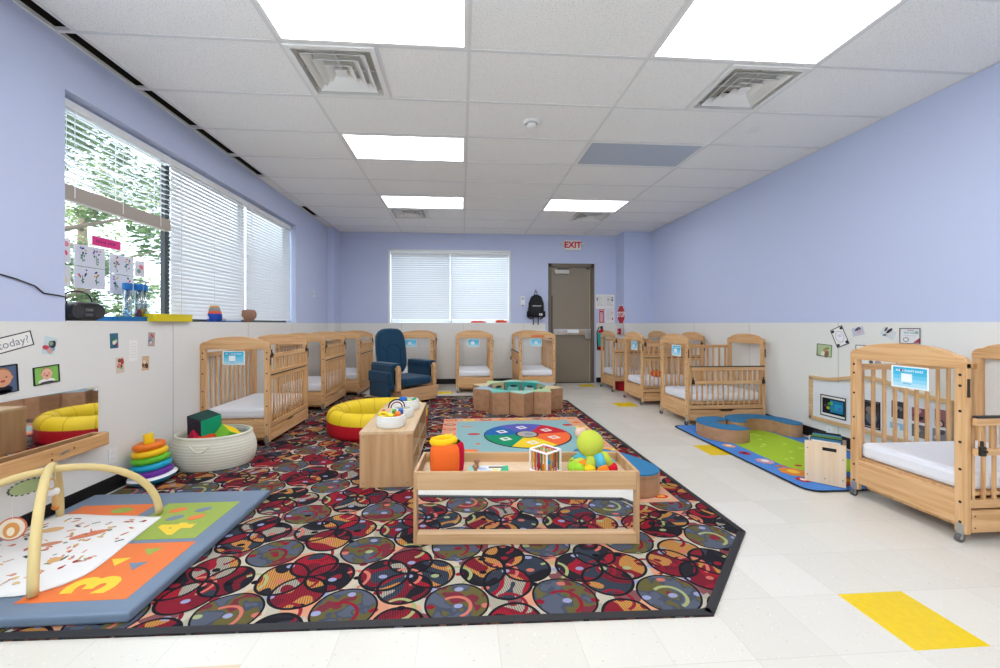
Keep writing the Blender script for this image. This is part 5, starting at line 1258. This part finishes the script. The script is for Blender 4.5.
def d_aq(m, w, h):
    border(m, w, h, '#101014', .01, 6); m.rect(-w/2+.02, -h/2+.03, w/2-.015, h/2-.03, C_('#15161c'), 1); m.rect(-.03, -h/2+.05, w/2-.03, h/2-.045, C_('#1f7fb0'), 2); m.rect(.02, -.03, w/2-.04, .03, C_('#2fa0c8'), 3)
    for (x, y, c) in ((-.04, .02, '#3f9a4a'), (-.05, -.02, '#a8b83a'), (-.08, 0, '#5a3a3a'), (.0, -.03, '#2c8f8a'), (.07, -.01, '#4a6ac8'), (-.02, .03, '#7ac84a')): m.disc(x, y, .02, .016, C_(c), 4, 10)
card('aquarium_picture', 'dark picture of a bright aquarium in the wooden wall frame', 'picture', fP(3.735, .372), .275, .215, d_aq, 0)
card('dark_picture', 'tall dark picture right of the aquarium picture in the wooden wall frame', 'picture', fP(3.40, .38), .24, .25, lambda m, w, h: (border(m, w, h, '#101014', .012, 6), m.rect(-w/2+.015, -h/2+.015, w/2-.015, h/2-.015, C_('#2c2c34'), 1), m.disc(.04, -.03, .05, .06, C_('#6a6a72'), 2), m.disc(.02, .04, .03, .03, C_('#8a7a70'), 3)), 0)
for k, (y, z, w, h, cs, lab) in enumerate(((3.14, .47, .11, .15, ['#3c3f46', '#7a8088', '#20242a', '#a09890'], 'grey snapshot inside the wooden wall frame, seen through crib slats, upper left'), (2.98, .46, .12, .12, ['#8a5a64', '#4a3038', '#d8a0a8', '#2c2a30'], 'plum snapshot inside the wooden wall frame, upper middle'), (2.83, .47, .10, .14, ['#9a6a70', '#c8888a', '#3a3034', '#e0c0c0'], 'rose snapshot inside the wooden wall frame, upper right'), (3.14, .33, .14, .06, ['#9ac8e8', '#e8f0f8', '#5a9ad0'], 'light blue strip inside the wooden wall frame'), (2.985, .33, .11, .11, ['#6a6468', '#302c34', '#a8a0a4'], 'dark grey snapshot inside the wooden wall frame, lower middle'), (2.84, .33, .11, .11, ['#8a8a94', '#4a4a54', '#c8c8d0'], 'pale grey snapshot inside the wooden wall frame, lower right'))):
    card('snapshot', lab, 'photo', fP(y, z), w, h, d_snap(cs), 0)
def d_garland(m, w, h):
    border(m, w, h, '#2a2a38', .007, 5)
    for a in (-1, 1):
        for b in (-1, 1): m.disc(a*w*.36, b*h*.38, .018, .014, C_('#3a3a50'), 2, 10)
    m.disc(0, 0, .045, .06, C_('#c8cada'), 2, 20); m.disc(0, 0, .038, .052, C_('#f1f1f5'), 3, 20); m.disc(.01, 0, .02, .003, C_('#b0b2c4'), 4); m.disc(0, .015, .02, .003, C_('#b0b2c4'), 4)
card('snapshot', 'snapshot with green border, leftmost above the wooden wall frame', 'photo', fR(3.835, .925), .17, .125, lambda m, w, h: (border(m, w, h, '#3a5a40', .006, 7), d_snap(['#b8c89a', '#7a9a5a', '#c88a7a', '#e8e0d8', '#8a6a5a'])(m, w, h)), -3)
card('poem_card', 'tilted white card with dark floral border and wreath on the right wall', 'card', fR(3.67, 1.07), .135, .19, d_garland, 24)
card('snapshot', 'small tilted snapshot in purple tones right of the floral card', 'photo', fR(3.49, 1.125), .12, .085, d_snap(['#c8cad8', '#4a3a6a', '#8a94b8', '#2c4a5a', '#d8b8c0']), 14)
card('snapshot', 'small snapshot tilted downward, left of the framed certificate', 'photo', fR(3.225, 1.115), .125, .085, d_snap(['#d8dce0', '#5a8a90', '#5a4a48', '#e8d8d0', '#3a3a4a']), -26)
def d_cert(m, w, h):
    border(m, w, h, '#2c2a2e', .006, 6); strokes(m, -.045, .022, .014, '#4ab0b0', (.04, .045), 2); m.disc(-.03, -.03, .022, .018, C_('#3a6a70'), 2); m.disc(-.03, -.03, .017, .013, C_('#e6e4e4'), 3); m.disc(.05, .03, .014, .014, C_('#a8b8b0'), 2); m.poly([(.075, -.055), (.02, -.055), (.075, -.01)], C_('#b04a5a'), 2)
    m.rect(-.02, .045, .03, .05, C_('#c86a7a'), 2); m.rect(-.05, .0, .04, .004, C_('#c8c8cc'), 2)
card('certificate', 'black framed certificate, rightmost above the nearest crib on the right wall', 'certificate', fR(3.055, 1.095), .155, .13, d_cert, 0, base='#e8e7ea')
card('notice_board', 'white notice with thin dark frame mostly hidden behind the nearest crib arch', 'notice', fR(3.33, .90), .36, .20, lambda m, w, h: (border(m, w, h, '#2c2a2e', .006, 6), m.disc(-.04, -.05, .02, .015, C_('#6a6468'), 2), m.disc(.02, -.05, .03, .015, C_('#a09aa0'), 2)), 0)
card('small_notice', 'small black and white symbol sheet on the right wall beside the nearest crib post', 'notice', fR(2.70, .58), .09, .18, lambda m, w, h: [m.disc(-.02+.04*(k % 2), -.06+.03*(k//2), .012, .01, C_('#2a2a2e'), 1, 10) for k in range(10)], 0)

# ================================================================ BACK WALL THINGS
t = thing('exit_sign', 'white exit sign with red lettering above the door', 'exit sign', (2.245, YB, 2.70))
m = MB(); m.use(C_('#f0efe9', .4)); m.box(-.17, -.06, 0, .17, -.0, .20); m.build('housing', t, .008)
m = MB(); m.T = frame((0, -.0605, .10), (1, 0, 0), (0, 0, 1)); m.text('EXIT', 0, 0, .17, C_('#e03040'), 1, .006); m.build('lettering', t)
for s_ in (-1, 1): m = MB(); m.use(C_('#e3e2dc', .4)); m.seg((s_*.17, -.03, .11), (s_*.21, -.04, .12), .02); m.T = T(s_*.215, -.05, .12) @ rotm('X', 90) @ rotm('Y', s_*25); m.lathe([(.0001, -.03), (.03, -.025), (.038, .015), (.03, .02), (.0001, .018)], 18); m.build('lamp_head', t)
# backpack
t = thing('backpack', 'black backpack hanging from a hook on the back wall beside the door', 'backpack', (1.49, YB, 1.2))
m = MB(); m.use(plain('backpack_nylon', '#14161c', .7)); bp_ = [(-.155, .20), (-.14, .14), (.14, .14), (.155, .20), (.15, .42), (.10, .55), (.03, .59), (-.03, .59), (-.10, .55), (-.15, .42)]
m.T = Matrix(((1, 0, 0, 0), (0, 0, -1, -.02), (0, 1, 0, 0), (0, 0, 0, 1))); m.prism(bp_[::1], 0, .11); m.build('bag', t, .03, seg=3)
m = MB(); m.use(plain('backpack_nylon2', '#1b1d24', .7)); m.box(-.11, -.17, .17, .11, -.125, .38); m.build('front_pocket', t, .02, seg=3)
for s_ in (-1, 1): m = MB(); m.use(plain('backpack_mesh', '#0e1014', .8)); m.box(s_*.155-.03, -.12, .14, s_*.155+.03, -.03, .26); m.build('side_pocket', t, .02, seg=3)
m = MB(); m.T = frame((0, -.1705, .36), (1, 0, 0), (0, 0, 1)); m.rect(-.09, -.007, .09, .007, C_('#c8c8cc'), 1); m.T = frame((.075, -.1705, .19), (1, 0, 0), (0, 0, 1)); m.rect(-.03, -.02, .03, .02, C_('#e8e8ea'), 1); m.rect(-.012, -.012, .012, .012, C_('#5a5a60'), 2); m.build('white_patch', t)
m = MB(); m.use(M['black']); m.tube([(-.03, -.05, .57), (-.02, -.04, .64), (0, -.03, .68), (.02, -.04, .64), (.03, -.05, .57)], .007, 8); m.build('grab_loop', t)
for s_ in (-1, 1):
    m = MB(); m.use(M['black']); m.tube([(s_*.10, -.02, .5), (s_*.15, -.02, .3), (s_*.17, -.025, .15), (s_*.10, -.03, .10), (s_*.05, -.03, .14), (s_*.05, -.03, -.02)], .010, 8); m.build('shoulder_strap', t)
m = MB(); m.use(M['chrome']); m.T = T(1.49, YB, 1.88); m.box(-.012, -.006, -.03, .012, 0, .03); m.tube([(0, -.004, -.01), (0, -.035, -.015), (0, -.045, .012)], .004, 8); tag(m.build('wall_hook'), 'small metal hook holding the backpack on the back wall', 'hook')
m = MB(); m.use(M['white']); m.box(1.185, YB-.03, 1.565, 1.27, YB, 1.76); m.use(C_('#b8c0c8')); m.box(1.20, YB-.032, 1.69, 1.255, YB-.03, 1.735); m.use(C_('#4a5058')); m.box(1.2, YB-.031, 1.57, 1.255, YB-.0295, 1.585); tag(m.build('thermostat', bevel=.006), 'white wall thermostat left of the backpack', 'thermostat')
# posters right of the door
lines = lambda c, n, w_: (lambda m, w, h: [m.rect(-w*w_, h*.38-h*.76*k/n, w*w_*(1 if k % 3 else .5), h*.38-h*.76*k/n+.006, C_(c), 1) for k in range(n)])
card('notice', 'upper left white notice of the four right of the door', 'notice', fB(2.83, 1.66), .19, .29, lambda m, w, h: (lines('#a8b4b8', 9, .38)(m, w, h), m.disc(-.06, .05, .012, .04, C_('#4a6a90'), 2)), 0)
card('notice', 'upper right white notice of the four right of the door', 'notice', fB(3.035, 1.66), .20, .29, lambda m, w, h: (lines('#a8b4b8', 9, .38)(m, w, h), m.disc(.05, .03, .02, .02, C_('#4a5a70'), 2), m.disc(.05, .08, .015, .015, C_('#6a7a8a'), 2), m.disc(-.03, .04, .02, .015, C_('#9ab0a0'), 2)), 0)
card('notice', 'lower right white notice with reddish corner, right of the extinguisher sign', 'notice', fB(3.035, 1.365), .20, .28, lambda m, w, h: (lines('#b8bcc4', 10, .4)(m, w, h), m.disc(.06, -.06, .015, .03, C_('#d87a8a'), 2), m.disc(.05, .06, .02, .01, C_('#d8a0a0'), 2)), 0)
def d_ext(m, w, h):
    m.rect(-w/2+.004, -h/2+.004, w/2-.004, h/2-.004, C_('#c41a30'), 1); m.rect(-.022, -.11, .022, .075, C_('#f2e8e8'), 2); m.text('FIRE', 0, .115, .035, C_('#ffffff'), 2, .0008); m.text('EXTINGUISHER', 0, -.015, .026, C_('#c41a30'), 3, .0006, 90); m.poly([(-.025, -.1), (0, -.135), (.025, -.1)], C_('#f2e8e8'), 2)
card('extinguisher_sign', 'red and white fire extinguisher sign right of the door', 'sign', fB(2.86, 1.365), .10, .29, d_ext, 0)
# column-face stop sign and alarm
fC = lambda y, z: frame((3.17-.0005, y, z), (0, -1, 0), (0, 0, 1))
m = MB(); m.T = fC(7.74, 1.385); m.use(C_('#f2f0f0')); oc = lambda r: [(r*math.cos(PI/8+PI/4*k), r*1.02*math.sin(PI/8+PI/4*k)) for k in range(8)]
m.prism(oc(.20), 0, .003); m.use(C_('#c8223a')); m.prism(oc(.187), .003, .004); m.T = m.T @ T(0, 0, .0035); m.text('STOP', 0, 0, .15, C_('#ffffff'), 1, .004); tag(m.build('stop_sign'), 'red octagonal STOP sign on the side of the corner column', 'sign')
t = thing('fire_alarm_pull', 'small red fire alarm pull station low on the corner column, beneath the STOP sign', 'fire alarm', (3.164, 7.78, .99))
m = MB(); m.use(C_('#b81c2e', .35)); m.T = frame((0, 0, .06), (0, -1, 0), (0, 0, 1)); m.box(-.045, -.06, 0, .045, .06, .04); m.build('housing', t, .004)
m = MB(); m.use(C_('#e8e6e6', .4)); m.T = frame((0, 0, .06), (0, -1, 0), (0, 0, 1)); m.box(-.03, -.01, .04, .03, .012, .052); m.build('handle', t, .002)
t = thing('fire_extinguisher', 'red fire extinguisher with a teal label and black hose beside the door', 'fire extinguisher', (2.83, YB-.09, .67))
m = MB(); m.use(C_('#b81c2a', .25)); m.lathe([(.0001, 0), (.07, .0), (.076, .02), (.076, .34), (.06, .39), (.025, .415), (.02, .44), (.0001, .44)], 28); m.build('cylinder', t)
m = MB(); m.use(C_('#35a8a4', .5)); m.lathe([(.0775, .08), (.0775, .35)], 28); m.build('label', t)
m = MB(); m.use(M['black']); m.box(-.012, -.07, .44, .012, .03, .455); m.box(-.012, -.06, .475, .012, .02, .487); m.box(-.02, -.02, .43, .02, .02, .48); m.build('handle', t, .003)
m = MB(); m.use(M['black']); m.tube([(0, -.0, .46), (-.06, -.02, .47), (-.1, -.02, .38), (-.1, -.02, .22), (-.085, -.01, .06), (-.08, -.01, .0)], [.01, .01, .01, .01, .014, .018], 10); m.build('hose', t)
